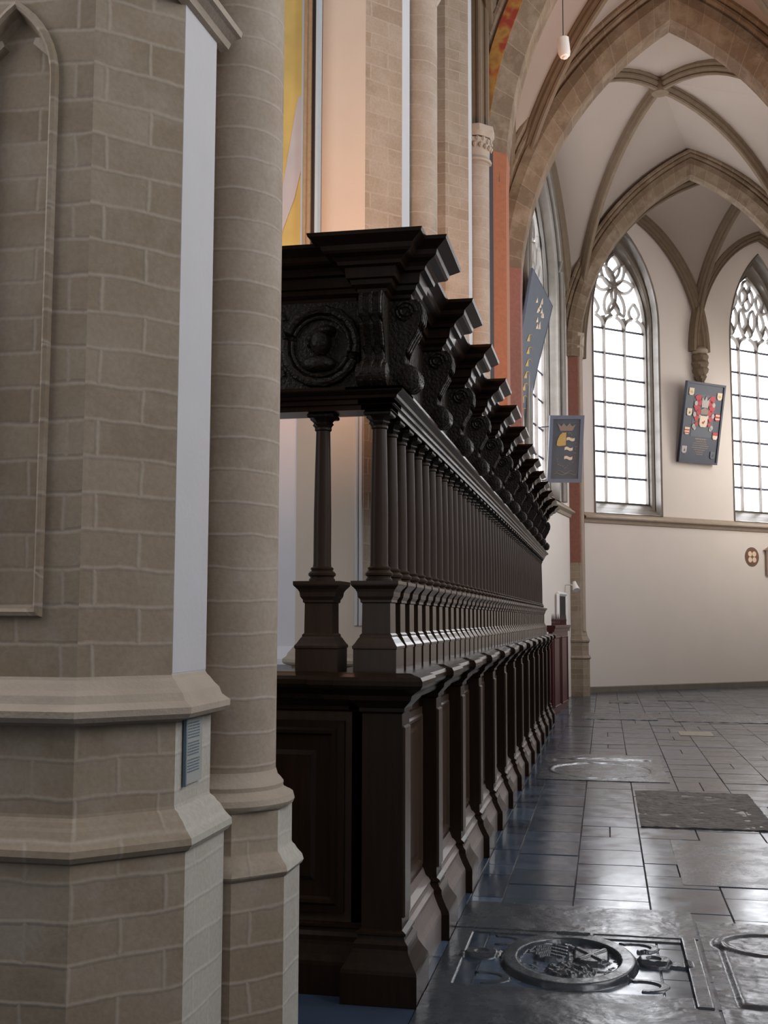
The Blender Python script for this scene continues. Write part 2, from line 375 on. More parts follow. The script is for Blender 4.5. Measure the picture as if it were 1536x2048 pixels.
# painted soffit order on the second arch
bm = BM(); y = YT[2]; l_, a_, r_ = TR[y]
rib(bm, l_, a_, [(-.364, .215), (-.364, .375), (-.30, .375), (-.30, .215)])
trim(bm, M_ORANGE)
def bay(y0, y1):
    A0, A1 = TR[y0], TR[y1]; ym = (y0 + y1) / 2; boss = (1.12, ym, 11.15)
    La = (-1.20, ym, 10.3); Ra = (3.44, ym, 10.3)
    sh = lambda p, k: (p[0] + k, p[1], p[2])
    cs = (sh(A0[0], -.16), sh(A0[2], .16), sh(A1[2], .16), sh(A1[0], -.16))
    bmw = BM()
    for c, arch_ap, wall_ap in ((cs[0], A0[1], La), (cs[1], A0[1], Ra), (cs[2], A1[1], Ra), (cs[3], A1[1], La)):
        dg = half(c, boss, .22)
        web(bmw, half((c[0] + (.16 if c[0] < 1 else -.16), c[1], c[2]), arch_ap, .56), dg); web(bmw, half(c, wall_ap, .22), dg)
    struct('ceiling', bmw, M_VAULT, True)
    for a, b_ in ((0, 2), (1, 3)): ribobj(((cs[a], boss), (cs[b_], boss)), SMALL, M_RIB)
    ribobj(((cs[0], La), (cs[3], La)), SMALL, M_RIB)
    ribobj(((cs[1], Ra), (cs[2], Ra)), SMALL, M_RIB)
bay(YT[0], YT[1]); bay(YT[1], YT[2]); bay(YT[2], YT[3])
# bay between the fourth pier and the wall respond
def w0(u, z, d=0.0):
    """west facing wall of the apse: u runs along it from the corner towards the camera"""
    ang = math.radians(8.5); dx, dy = -math.sin(ang), -math.cos(ang); nx, ny = math.cos(ang), -math.sin(ang)
    return (-.55 + dx * u + nx * d, 25.07 + dy * u + ny * d, z)
W1A = math.radians(50)
def w1(u, z, d=0.0):
    """apse wall: u runs right from the corner, d is into the church"""
    dx, dy = math.sin(W1A), math.cos(W1A); nx, ny = math.cos(W1A), -math.sin(W1A)
    return (-.45 + dx * u + nx * d, 25.15 + dy * u + ny * d, z)
U1 = 1.345; U2 = 5.68; UK = 3.51
p4L, p4R = TR[YT[3]][0], TR[YT[3]][2]; a4 = TR[YT[3]][1]
boss2 = (1.17, 21.0, 11.50)
W0a = w0(3.56, 10.75, .05)
F4 = w0(7.9, 7.0, .05)
M2 = CA[2]; R2a = (3.85, 20.6, 10.6)
bmw = BM()
d4L, d4R, dC, dM = half(p4L, boss2, .22), half(p4R, boss2, .22), half(CA[0], boss2, .22), half(M2, boss2, .22)
web(bmw, half(p4L, a4, .58), d4L); web(bmw, half(p4R, a4, .58), d4R)
web(bmw, half(CA[0], CA[1], .46), dC); web(bmw, half(M2, CA[1], .46), dM)
web(bmw, half(F4, W0a, .2), d4L); web(bmw, half(w0(.95, 7.2, .0), W0a, .2), dC)
web(bmw, half(p4R, R2a, .2), d4R); web(bmw, half(M2, R2a, .2), dM)
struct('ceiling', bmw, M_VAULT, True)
for s_ in ((p4L[0] - .16, p4L[1], p4L[2]), p4R, CA[0], M2): ribobj(((s_, boss2),), SMALL, M_RIB)
ribobj(((F4, W0a), (w0(.95, 7.2, .03), W0a)), SMALL, M_RIB)
# apse bay
K = w1(UK, 7.95, .10); K2 = w1(7.9, 7.95, .1); boss3 = (3.72, 25.6, 11.50)
A1p = w1(U1 + .03, 10.95, .05); A2p = w1(U2, 11.05, .05); Cw = w1(.10, 7.4, .05)
bmw = BM()
eC, eM, eK, eK2 = half(CA[0], boss3, .22), half(M2, boss3, .22), half(K, boss3, .22), half(K2, boss3, .22)
web(bmw, half(CA[0], CA[1], .46), eC); web(bmw, half(M2, CA[1], .46), eM)
web(bmw, half(Cw, A1p, .18), eC); web(bmw, half(K, A1p, .18), eK)
web(bmw, half(K, A2p, .18), eK); web(bmw, half(K2, A2p, .18), eK2)
Em = (6.6, 27.6, 10.8); web(bmw, half(K2, Em, .18), eK2); web(bmw, half(M2, Em, .18), eM)
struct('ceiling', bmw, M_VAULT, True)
for s_ in (CA[0], M2, K, K2): ribobj(((s_, boss3),), SMALL, M_RIB)
ribobj(((Cw, A1p), (K, A1p)), SMALL, M_RIB); ribobj(((K, A2p), (K2, A2p)), SMALL, M_RIB)
for bx_, by_, bz_ in (boss2, boss3):
    bm = BM(); lathe(bm, bx_, by_, [(.05, bz_ - .06), (.16, bz_ - .03), (.2, bz_ + .05), (.2, bz_ + .22)], 12); trim(bm, M_RIB, True)

# ------------------------------------------------------------------ windows and outer walls
def outline(uc, hw, sill, spring, apex, n=10):
    """pointed arch opening outline, counter-clockwise from the left foot"""
    a = hw; h = apex - spring
    pts = [(uc - hw, sill), (uc + hw, sill)]
    def q(t):
        if h > a:
            r = (a * a + h * h) / (2 * a); ph = math.acos((r - a) / r) * t; return (r - r * math.cos(ph), r * math.sin(ph))
        ph = math.pi / 2 * t; return (a - a * math.cos(ph), h * math.sin(ph))
    for i in range(n + 1): x, z = q(i / n); pts.append((uc + hw - x, spring + z))
    for i in range(n - 1, -1, -1): x, z = q(i / n); pts.append((uc - hw + x, spring + z))
    return pts
def strip(bm, pts, w, F, d0, d1, closed=False):
    """flat stone bar of width w following pts (u,z), between depths d0 and d1"""
    P = [Vector((p[0], p[1])) for p in pts]; rings = []
    for i, p in enumerate(P):
        a = P[i - 1] if (i > 0 or closed) else P[0]; c = P[(i + 1) % len(P)] if (i < len(P) - 1 or closed) else P[-1]
        t_ = (c - a).normalized(); s_ = Vector((-t_.y, t_.x)) * w / 2; dm = (d0 + d1) / 2
        l_, r_ = p + s_, p - s_
        rings.append([F(l_.x, l_.y, dm), F(p.x, p.y, d1), F(r_.x, r_.y, dm), F(p.x, p.y, d0)])
    if closed: rings.append(rings[0])
    loft(bm, rings, cap=not closed)
def curve(p0, p1, p2, p3, n=10):
    out = []
    for i in range(n + 1):
        t_ = i / n; s_ = 1 - t_
        out.append(tuple(s_**3 * p0[k] + 3 * s_ * s_ * t_ * p1[k] + 3 * s_ * t_ * t_ * p2[k] + t_**3 * p3[k] for k in (0, 1)))
    return out
def lens(cx, cz, ln, wd, ang, n=8):
    """pointed oval outline"""
    out = []; c, s = math.cos(ang), math.sin(ang)
    for sg in (1, -1):
        for i in range(n):
            t_ = -1 + 2 * i / n
            if sg < 0: t_ = -t_
            a = t_ * ln / 2; b_ = sg * wd / 2 * (1 - t_ * t_) ** .8
            out.append((cx + a * c - b_ * s, cz + a * s + b_ * c))
    return out
def window(num, F, uc, ohw, ghw, sill, spring, apex, gapex, rec=.45, lights=3, detail=True, style=0, low=True, roll=0):
    jm = BM()
    prof = [(ohw, 0, apex), (ohw - .03, .03, apex - .03), (ohw - .06, .0, apex - .06)]
    g = ghw + .015
    prof += [(ohw - .05, -.05, apex - .05), (ohw - .02 * 0 - .07, -.16, apex - .09), (max(g + .05, ohw - .11), -.20, apex - .13), (g + .01, -.19, (apex + gapex) / 2 - .02), (g - .03, -.24, (apex + gapex) / 2 - .08), (g + .03, -.30, gapex + .13), (g, -rec + .03, gapex + .02)]
    rings = []
    for hw, d, ap in prof:
        sl = 3.96 + (sill - 3.96) * min(1, max(0, -d) / (rec - .03)) if low else sill - max(0, hw - g)
        rings.append([F(u, z, d) for u, z in outline(uc, hw, sl, spring, ap)])
    loft(jm, rings, cap=False)
    win = struct('window_%d' % num, jm, M_GREY, True)
    bm = BM(); lo = outline(uc, g, sill, spring, gapex + .02)
    fill(bm, [lo], lambda u, z: F(u, z, -rec)); obj('pane', bm, M_PANE, win)
    lw = 2 * ghw / lights; d0, d1 = -rec - .06, -rec + .08
    hs = spring - .15                                                  # springing of the light heads
    bm = BM()
    for i in range(1, lights):
        u = uc - ghw + i * lw; strip(bm, [(u, sill), (u, hs + .1)], .085, F, d0, d1)
    strip(bm, outline(uc, ghw, sill, spring, gapex), .07, F, d0, d1, True)
    for i in range(lights):
        ul_ = uc - ghw + i * lw; ur = ul_ + lw; mm = (ul_ + ur) / 2; ap = hs + lw * .78
        if detail:
            tp = hs + lw * .58
            strip(bm, curve((ul_, hs), (ul_, hs + lw * .42), (mm - lw * .30, tp - .06), (mm - lw * .10, tp)), .10, F, d0, d1)
            strip(bm, curve((ur, hs), (ur, hs + lw * .42), (mm + lw * .30, tp - .06), (mm + lw * .10, tp)), .10, F, d0, d1)
            strip(bm, curve((mm - lw * .10, tp), (mm - lw * .42, tp + .12), (mm - lw * .16, tp + lw * .42), (mm, tp + lw * .62)), .075, F, d0, d1)
            strip(bm, curve((mm + lw * .10, tp), (mm + lw * .42, tp + .12), (mm + lw * .16, tp + lw * .42), (mm, tp + lw * .62)), .075, F, d0, d1)
            for k in (ul_, ur): strip(bm, [(k, hs + .02), (k, hs + lw * .55)], .13, F, d0, d1)
        else:
            strip(bm, [(ul_, hs), (mm, ap), (ur, hs)], .06, F, d0, d1)
    obj('mullions', bm, M_TRAC, win)
    if detail:
        bm = BM()
        if style == 0:
            nz = hs + (gapex - hs) * .56
            for ang, ln, off in ((math.radians(128), .62, .33), (math.radians(58), .66, .35), (math.radians(-112), .68, .36), (math.radians(-62), .72, .38), (math.radians(172), .5, .44), (math.radians(8), .55, .42)):
                strip(bm, lens(uc + math.cos(ang) * off * .78, nz + math.sin(ang) * off, ln, .30, ang), .085, F, d0, d1, True)
            strip(bm, [(uc - .05, nz), (uc + .05, nz + .05)], .10, F, d0, d1)
            strip(bm, lens(uc, gapex - .34, .58, .40, math.pi / 2), .085, F, d0, d1, True)
        else:
            H_ = gapex - hs
            for i in range(lights - 1):
                u = uc - ghw + (i + 1) * lw
                for sg in (1, -1): strip(bm, lens(u + sg * .16, hs + H_ * .40, .66, .24, math.radians(90 + sg * 8)), .08, F, d0, d1, True)
            for i in range(lights):
                u = uc - ghw + (i + .5) * lw
                if abs(u - uc) < ghw * .75: strip(bm, lens(u, hs + H_ * .62, .30, .24, math.radians(80)), .08, F, d0, d1, True)
            for sg in (1, -1):
                strip(bm, lens(uc + sg * .13, hs + H_ * .74, .46, .2, math.radians(90 + sg * 12)), .08, F, d0, d1, True)
                strip(bm, lens(uc + sg * .45, hs + H_ * .66, .46, .2, math.radians(90 + sg * 16)), .08, F, d0, d1, True)
            strip(bm, lens(uc, gapex - .28, .36, .26, math.pi / 2), .085, F, d0, d1, True)
        obj('tracery', bm, M_TRAC, win)
    bm = BM(); z = sill + .58
    while z < hs + .45:
        strip(bm, [(uc - ghw, z), (uc + ghw, z)], .055, F, -rec + .01, -rec + .05); z += .58
    if detail:
        for i in range(lights * 2):
            u = uc - ghw + (i + .5) * lw / 2
    obj('glazing_bars', bm, M_IRON, win)
    # sloping sill
    if roll:
        bm = BM()
        for k in range(roll):
            o_ = outline(uc, ohw + .10 + .17 * k, 3.98, spring, apex + .10 + .17 * k, 14)
            tube(bm, [F(u, z, .04) for u, z in o_[1:] + o_[:1]], .06 if k else .075, 10)
        obj('jamb_rolls', bm, M_GREY, win, True)
    return outline(uc, ohw, 3.96 if low else sill - max(0, ohw - g), spring, apex)
def strmould(F, ua, ub, z, name='trim'):
    bm = BM(); pr = [(0, z + .10), (.07, z + .03), (.12, z), (.12, z - .03), (.05, z - .07), (.03, z - .13), (0, z - .14)]
    loft(bm, [[F(ua, zz, d) for d, zz in pr], [F(ub, zz, d) for d, zz in pr]]); return trim(bm, M_MOULD)

h0 = window(0, w0, 3.56, 1.50, 1.38, 4.27, 8.1, 10.45, 10.10, rec=.35, lights=4, style=1, roll=2)
bm = BM(); fill(bm, [[(-.05, 0), (8.6, 0), (8.6, 12), (-.05, 12)], h0], w0); struct('wall_left', bm, M_PLASTER)
strmould(w0, 0.0, 8.0, 3.86)
h1 = window(1, w1, U1, 1.02, .92, 4.27, 8.45, 10.62, 10.16, style=0)
h2 = window(2, w1, U2, 1.07, .95, 4.27, 8.45, 10.75, 10.25, style=1)
bm = BM(); fill(bm, [[(0, 0), (8.6, 0), (8.6, 12), (0, 12)], h1, h2], w1); struct('wall_back', bm, M_PLASTER)
strmould(w1, 0.0, 8.4, 3.86)
bm = BM(); loft(bm, [[w1(0, 0, d) if False else w1(0, zz, d) for d, zz in ((0, .0), (.03, 0), (.03, .11), (0, .125))], [w1(8.5, zz, d) for d, zz in ((0, .0), (.03, 0), (.03, .11), (0, .125))]]); struct('baseboard_back', bm, M_GREY)
# consecration of the right aisle wall: outside the picture, it carries the windows that light the aisle
def wr(u, z, d=0.0): return (3.95 - d, u, z)
holes = []
for k, yc in enumerate((2.4, 6.5, 10.6, 14.8, 20.5)):
    holes.append(window(3 + k, wr, yc, 1.25, 1.12, 3.2, 7.6, 9.8, 9.5, rec=.35, lights=3, detail=False, low=False))
bm = BM(); fill(bm, [[(-.5, 0), (26.0, 0), (26.0, 12), (-.5, 12)]] + holes, wr); struct('wall_right', bm, M_PLASTER)
bm = BM(); fill(bm, [[(0, 0), (3.2, 0), (3.2, 12), (0, 12)]], lambda u, z: (3.95 + u, 26.0, z)); struct('wall_right', bm, M_PLASTER)
bm = BM(); fill(bm, [[(0, 0), (5.2, 0), (5.2, 12), (0, 12)]], lambda u, z: (7.1 - u * .02, 26.0 + u, z)); struct('wall_right', bm, M_PLASTER)

# carved corbel where the apse ribs gather
kx, ky, _ = w1(UK, 0, .0)
cb = thing('carved_corbel', w1(UK, 7.2, .0), 'carved foliage stone corbel below the ribs between the two tall windows', 'corbel')
bm = BM(); n_ = 20; cx_, cy_, _z = w1(UK, 0, .12)
rg = []
for i in range(15):
    z = 7.12 + i * .055; r = .05 + .13 * math.sin(min(1, i / 9) * 1.5) + .02 * math.sin(i * 2.1)
    rg.append([(cx_ + (r + .022 * math.sin(k * 1.9 + i * 1.3)) * math.cos(6.283 * k / n_), cy_ + (r + .022 * math.sin(k * 1.9 + i * 1.3)) * math.sin(6.283 * k / n_), z) for k in range(n_)])
loft(bm, rg); obj('foliage', bm, M_RIB, cb, True)
bm = BM(); lathe(bm, cx_, cy_, [(.14, 7.88), (.19, 7.92), (.19, 7.99), (.15, 8.03), (.13, 8.05)], 12); obj('abacus', bm, M_MOULD, cb, True)

# ------------------------------------------------------------------ piers
XC = -1.765
PROF_LOW = [(.448, 0), (.448, .86), (.462, .868), (.474, .885), (.472, .905), (.45, .93), (.435, .955), (.425, .965), (.415, .98), (.402, .99), (.40, 1.0), (.40, 1.265)]
PROF_TOP = [(.40, 1.265), (.45, 1.28), (.462, 1.295), (.462, 1.315), (.435, 1.335), (.425, 1.36), (.41, 1.375), (.395, 1.395), (.385, 1.405), (.38, 1.415)]
def make_respond(p, y, paint, line):
    xs_ = TR[y][0][0]
    def sec(z, pts): return [(xs_ - d, y + a, z) for a, d in pts]
    bm = BM(); loft(bm, [sec(3.30, BIG), sec(6.62, BIG)]); obj('respond', bm, M_STONE, p)
    ov = [(-.368, .215), (-.203, -.005), (.203, -.005), (.368, .215), (.33, .215), (.18, .01), (-.18, .01), (-.33, .215)]
    bm = BM(); loft(bm, [sec(3.32, ov), sec(6.6, ov)])
    rib(bm, TR[y][0], (TR[y][1][0], y, TR[y][1][2]), ov, 1) if False else None
    loft(bm, [sec(6.6, ov), [(q[0] + .014, q[1], q[2]) for q in sec(6.95, ov)]])
    obj('painted_edge', bm, paint, p)['label'] = 'red painted edge of the pier'
    if line:
        bm = BM(); q0, q1 = (-.30, .118), (-.335, .166)
        l4 = [(-.324, .132), (-.355, .176), (-.33, .19), (-.30, .14)]
        loft(bm, [sec(3.33, l4), sec(6.95, l4)]); obj('painted_line', bm, M_BLACKLINE, p)['label'] = 'black painted line'
def pier(yc, label, shaft_top=6.8, near=False, top=11.8, respond=False, paint=None, left=0.0, beige=False, with_shaft=True):
    p = thing('stone_pier', (XC, yc, 0), label, 'pier')
    lf = .30 if near else left
    bm = BM(); loft(bm, [octring(XC, yc, a, z, left=lf) for a, z in PROF_LOW], mif=lambda i, j: 1 if j == 7 else 0); obj('base', bm, [M_STONE, M_WORN], p)
    bm = BM(); loft(bm, [octring(XC, yc, a, z, left=lf) for a, z in PROF_TOP]); obj('base_moulding', bm, M_MOULD, p)
    bm = BM(); a = .38
    # faces of the octagon: 0 is 22.5 deg corner; +x face lies between the last and first corner, front face between corners 5 and 6
    rg = [octring(XC, yc, a, z, left=lf) for z in (1.415, top)]
    front = 5
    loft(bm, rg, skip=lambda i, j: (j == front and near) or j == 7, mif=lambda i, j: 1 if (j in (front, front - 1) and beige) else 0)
    if near:
        x0, x1 = XC - a * math.tan(math.pi / 8) - lf, XC + a * math.tan(math.pi / 8); yf = yc - a
        nic = outline(-1.885, .155, 1.60, 3.36, 3.64, 8)
        fill(bm, [[(x0, 1.415), (x1, 1.415), (x1, top), (x0, top)], nic], lambda u, z: (u, yf, z))
    obj('body', bm, [M_STONE, M_BEIGE], p)
    bm = BM(); hy = a * math.tan(math.pi / 8)
    loft(bm, [[(XC + a, yc - hy, 1.415), (XC + a, yc + hy, 1.415)], [(XC + a, yc - hy, top), (XC + a, yc + hy, top)]], closed=False, cap=False)
    box(bm, XC + a - .08, XC + a + .0015, yc - hy + .001, yc + hy - .001, 1.42, top)
    obj('limewashed_face', bm, M_WHITE, p)['label'] = 'narrow white limewashed face'
    if near:
        bm = BM()
        pr = [(.155, 0, 3.64), (.150, .018, 3.635), (.138, .022, 3.62), (.128, .012, 3.61), (.124, -.02, 3.605), (.115, -.045, 3.59)]
        rings = []
        for hw, d, ap in pr: rings.append([(u, yf - d, z) for u, z in outline(-1.885, hw, 1.60 + (.155 - hw), 3.36, ap, 8)])
        loft(bm, rings, cap=False)
        fill(bm, [outline(-1.885, .116, 1.635, 3.36, 3.592, 8)], lambda u, z: (u, yf + .045, z))
        obj('blind_niche', bm, M_STONE, p)
        for sg in (-1, 1):
            bm = BM(); prism(bm, [(-1.885 + sg * .115, 3.44), (-1.885 + sg * .075, 3.475), (-1.885 + sg * .052, 3.495), (-1.885 + sg * .060, 3.515), (-1.885 + sg * .095, 3.51), (-1.885 + sg * .11, 3.55)], lambda u, z: (u, yf + .045, z), lambda u, z: (u, yf + .01, z))
            obj('cusp', bm, M_MOULD, p)
        bm = BM(); sec_ = [(-.01, -.01), (.02, .0), (.03, .02), (.055, .035), (.07, .04), (.075, .06), (.055, .085), (.02, .12), (-.01, .13)]
        loft(bm, [[(XC + a + e_, yy, zz + f_) for e_, f_ in sec_] for yy, zz in ((yc + .235, 3.74), (yc - .25, 3.70))])
        obj('hood_moulding', bm, M_MOULD, p)['label'] = 'stone string moulding across the white face'
    if respond:
        make_respond(p, *respond)
    if not with_shaft: return p
    # engaged round shaft on its own polygonal base
    sx, sy = -1.40, yc + .461
    def R(a_, z): return octring(sx, sy, a_, z, 32)
    bm = BM()
    loft(bm, [R(.2535, 0), R(.2535, .675), R(.262, .682), R(.268, .695), R(.262, .715), R(.245, .735), R(.236, .75), R(.228, .758), R(.225, .765), R(.225, .905)], mif=lambda i, j: 1 if j >= 28 else 0)
    obj('shaft_base', bm, [M_STONE, M_WORN], p, True)
    bm = BM(); Q = lambda r, z: roundring(sx, sy, r, z)
    loft(bm, [R(.225, .905), Q(.246, .915), Q(.252, .930), Q(.246, .95), Q(.215, .965), Q(.208, .975), Q(.21, .99), Q(.198, 1.005), Q(.188, 1.015), Q(.182, 1.035), Q(.18, 1.04)])
    obj('shaft_ring', bm, M_MOULD, p, True)
    bm = BM(); loft(bm, [Q(.18, 1.03), Q(.18, shaft_top if shaft_top else top)]); obj('shaft', bm, M_SHAFT, p, True)
    if shaft_top:
        bm = BM(); z = shaft_top
        loft(bm, [Q(.18, z - .05), Q(.205, z - .04), Q(.21, z - .02), Q(.20, z), Q(.185, z + .02), Q(.19, z + .14), Q(.21, z + .22)])
        obj('capital_bell', bm, M_MOULD, p, True)
        bm = BM()
        for k in range(36):
            th = k * 6.283 / 18 + (.17 if k >= 18 else 0); zz = z + .13 + (.07 if k >= 18 else 0) + random.uniform(-.01, .01); r = .20
            lathe(bm, sx + r * math.cos(th), sy + r * math.sin(th), [(.004, zz - .03), (.024, zz - .012), (.026, zz + .01), (.008, zz + .032)], 6)
        obj('carved_leaves', bm, M_MOULD, p, True)
        bm = BM(); loft(bm, [R(.20, z + .24), R(.225, z + .28), R(.235, z + .30), R(.235, z + .36), R(.19, z + .38)]); obj('abacus', bm, M_MOULD, p, True)
        bm = BM(); loft(bm, [Q(.16, z + .36), Q(.16, top)]); 
        for k in range(5):
            th = math.radians(-100 + k * 40); lathe(bm, sx + .165 * math.cos(th), sy + .165 * math.sin(th), [(.036, z + .37), (.036, top)], 8)
        obj('arch_mouldings', bm, M_RIB, p, True)
    return p
pier(3.648, 'large limestone pier at the left foreground with a broad white strip', shaft_top=None, near=True, top=10.5)
# one worn sign fixed to the base of the near pier
pA = pier(7.86, 'warm lit limestone pier rising directly behind the oak screen corner', shaft_top=6.8, beige=True)
bm = BM()
for x_ in (-1.655, -1.625): tube(bm, [(x_, 7.478, 1.55), (x_, 7.478, 3.6)], .013, 8)
obj('corner_roll', bm, M_WHITE, pA, True)
pB = pier(11.95, 'warm lit limestone pier with leafy capital and broad red painted edge', respond=(YT[2], M_RED, True))
pD = pier(16.28, 'farthest arcade pier with narrow faded red painted edge beside the lozenge board', respond=(YT[3], M_REDD, False), with_shaft=False)
# white pilaster on the choir side of the second pier, seen between the little columns
bm = BM(); loft(bm, [[(-3.0 - o_, 7.85 - o_, z), (-2.16 + o_, 7.85 - o_, z), (-2.16 + o_, 8.35 + o_, z), (-3.0 - o_, 8.35 + o_, z)] for o_, z in ((.07, 0), (.07, .9), (.09, .92), (.09, .95), (.04, 1.0), (.02, 1.02), (.02, 1.24), (.06, 1.27), (.06, 1.31), (.02, 1.37), (0, 1.40), (0, 6.9))])
o = obj('choir_side_pilaster', bm, M_WHITEC, pA); o['label'] = 'white plastered pilaster'
bm = BM()
for x_ in (-2.44, -2.36): tube(bm, [(x_, 7.845, 1.42), (x_, 7.845, 6.9)], .018, 8)
obj('roll_moulding', bm, M_WHITEC, o, True)

# wall respond C at the apse corner
pc = thing('corner_pier', (-.58, 24.3, 0), 'slim wall pier with red paint at the apse corner behind the crown board', 'pier')
def pring(hw, z, k=0.0):
    x0, y0 = -.595, 24.02
    return [(x0 - hw, y0 + .10 - k, z), (x0 - hw * .5, y0 - k, z), (x0 + hw * .5, y0 - k, z), (x0 + hw, y0 + .12 - k, z), (x0 + hw * .9, 25.2, z), (x0 - hw, 25.2, z)]
bm = BM(); loft(bm, [pring(.27, 0, .05), pring(.27, .76, .05), pring(.295, .78, .07), pring(.295, .80, .07), pring(.25, .84, .03), pring(.25, 1.10, .03), pring(.275, 1.13, .05), pring(.275, 1.16, .05), pring(.23, 1.24, .01), pring(.21, 1.34)]); obj('base', bm, M_STONE, pc)
bm = BM(); loft(bm, [pring(.20, 1.34), pring(.20, 2.78)]); obj('lower_shaft', bm, M_STONE, pc)
bm = BM(); loft(bm, [pring(.198, 2.78), pring(.198, 7.35)]); obj('painted_shaft', bm, M_REDD, pc)['label'] = 'faded red painted shaft'
bm = BM(); lathe(bm, -.70, 24.08, [(.055, 1.34), (.055, 7.4)], 12); lathe(bm, -.46, 24.10, [(.055, 1.34), (.055, 7.4)], 12); obj('corner_rolls', bm, M_MOULD, pc, True)
bm = BM(); loft(bm, [pring(.20, 7.35), pring(.23, 7.42, .03), pring(.20, 7.48), pring(.21, 7.6), pring(.25, 7.66, .03), pring(.25, 7.72, .03), pring(.19, 7.76), pring(.17, 8.6)]); obj('capital', bm, M_MOULD, pc)
# ------------------------------------------------------------------ choir screen
scr = thing('choir_screen', (-.99, 4.8, 0), 'long dark carved oak choir screen with slim columns and projecting cornice blocks', 'screen')
YE = 17.80; XL = -2.75; NB = 13
BASE = [(.075, 0), (.075, .125), (.072, .14), (.055, .165), (.035, .20), (.03, .215), (.03, .235), (.015, .25), (.01, .265), (.02, .27), (.02, .28), (0, .29)]
BASEB = [(.125, 0), (.125, .125), (.122, .14), (.105, .165), (.086, .20), (.08, .215), (.08, .235), (.064, .25), (.056, .265), (.062, .27), (.062, .28), (.035, .30), (.022, .335), (.004, .345), (0, .36)]
bm = BM()
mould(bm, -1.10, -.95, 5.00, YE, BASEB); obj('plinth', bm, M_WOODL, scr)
bm = BM(); mould(bm, XL, -.955, 4.902, 5.06, [(o_, z - .0007) for o_, z in BASE]); obj('end_plinth', bm, M_WOOD, scr)
bm = BM(); mould(bm, -1.10, -.95, 4.90, YE, [(0, .28), (0, 1.22)]); mould(bm, XL, -.95, 4.90, 5.06, [(0, .28), (0, 1.22)]); obj('dado', bm, M_WOODP, scr)
RAIL = [(0, 1.19), (.012, 1.20), (.012, 1.215), (.03, 1.235), (.045, 1.25), (.05, 1.27), (.07, 1.285), (.095, 1.30), (.105, 1.315), (.105, 1.335), (.095, 1.35), (.06, 1.36), (.045, 1.366)]
RAILB = [(o_ + (.058 if o_ > .02 else 0), z) for k_, (o_, z) in enumerate(RAIL)]
bm = BM(); mould(bm, -1.10, -.95, 4.90, YE, RAILB); mould(bm, XL, -.95, 4.90, 5.06, [(o_, z - .0006) for o_, z in RAIL]); obj('rail', bm, M_WOOD, scr)
def pil_bm(x0, x1, y0, y1):
    bm = BM(); mould(bm, x0, x1, y0, y1, [(0, .285), (0, 1.20)]); return bm
def pil(x0, x1, y0, y1, first=False):
    p = obj('pilaster', pil_bm(x0, x1, y0, y1), M_WOOD, scr)
    bm = BM(); mould(bm, x0, x1, y0, y1, [(o_, z + .0008) for o_, z in BASE]); obj('pilaster_base', bm, M_WOOD, p)
    bm = BM(); mould(bm, x0, x1, y0, y1, [(o_, z + .0008) for o_, z in RAIL]); obj('rail_block', bm, M_WOOD, p)
    bm = BM(); mould(bm, x1 - .02, x1 - .002, y0 + .035, y1 - .035, [(0, .33), (.012, .34), (.012, 1.13), (0, 1.14)]); obj('raised_fillet', bm, M_WOODP, p)
    return p
pil(-1.035, -.86, 4.81, 4.99)
prot = None
for k in range(1, NB + 1):
    if prot is None: prot = pil(-1.0, -.86, 4.81 + k, 4.99 + k); prot['_y'] = k; kids = list(prot.children)
    else:
        c = prot.copy(); C.objects.link(c); c.location.y += k - 1
        for ch in kids:
            d = ch.copy(); C.objects.link(d); d.parent = c
del prot['_y']
for o in scr.children:
    if '_y' in o.keys(): del o['_y']
bpy.context.view_layer.update()
def panel_bm():
    bm = BM(); ya, yb = 5.01, 5.79; za, zb = .33, 1.15
    def fr(i0, d): return [(-.95 + d, ya + i0, za + i0), (-.95 + d, yb - i0, za + i0), (-.95 + d, yb - i0, zb - i0), (-.95 + d, ya + i0, zb - i0)]
    loft(bm, [fr(0, -.01), fr(0, .02), fr(.03, .022), (fr(.04, .03)), fr(.055, .028), fr(.065, .012), fr(.09, .008), fr(.11, .012)])
    return bm
pn = obj('panel', panel_bm(), M_WOODP, scr)
for k in range(1, NB):
    c = pn.copy(); C.objects.link(c); c.location.y += k
bm = BM()
def frx(i0, d): return [(-1.80 + i0, 4.90 - d, .33 + i0), (-1.13 - i0, 4.90 - d, .33 + i0), (-1.13 - i0, 4.90 - d, 1.15 - i0), (-1.80 + i0, 4.90 - d, 1.15 - i0)]
loft(bm, [frx(0, -.01), frx(0, .02), frx(.03, .022), frx(.04, .03), frx(.055, .028), frx(.065, .012), frx(.13, .008), frx(.15, .018), frx(.16, .018)]); obj('end_panel', bm, M_WOOD, scr)
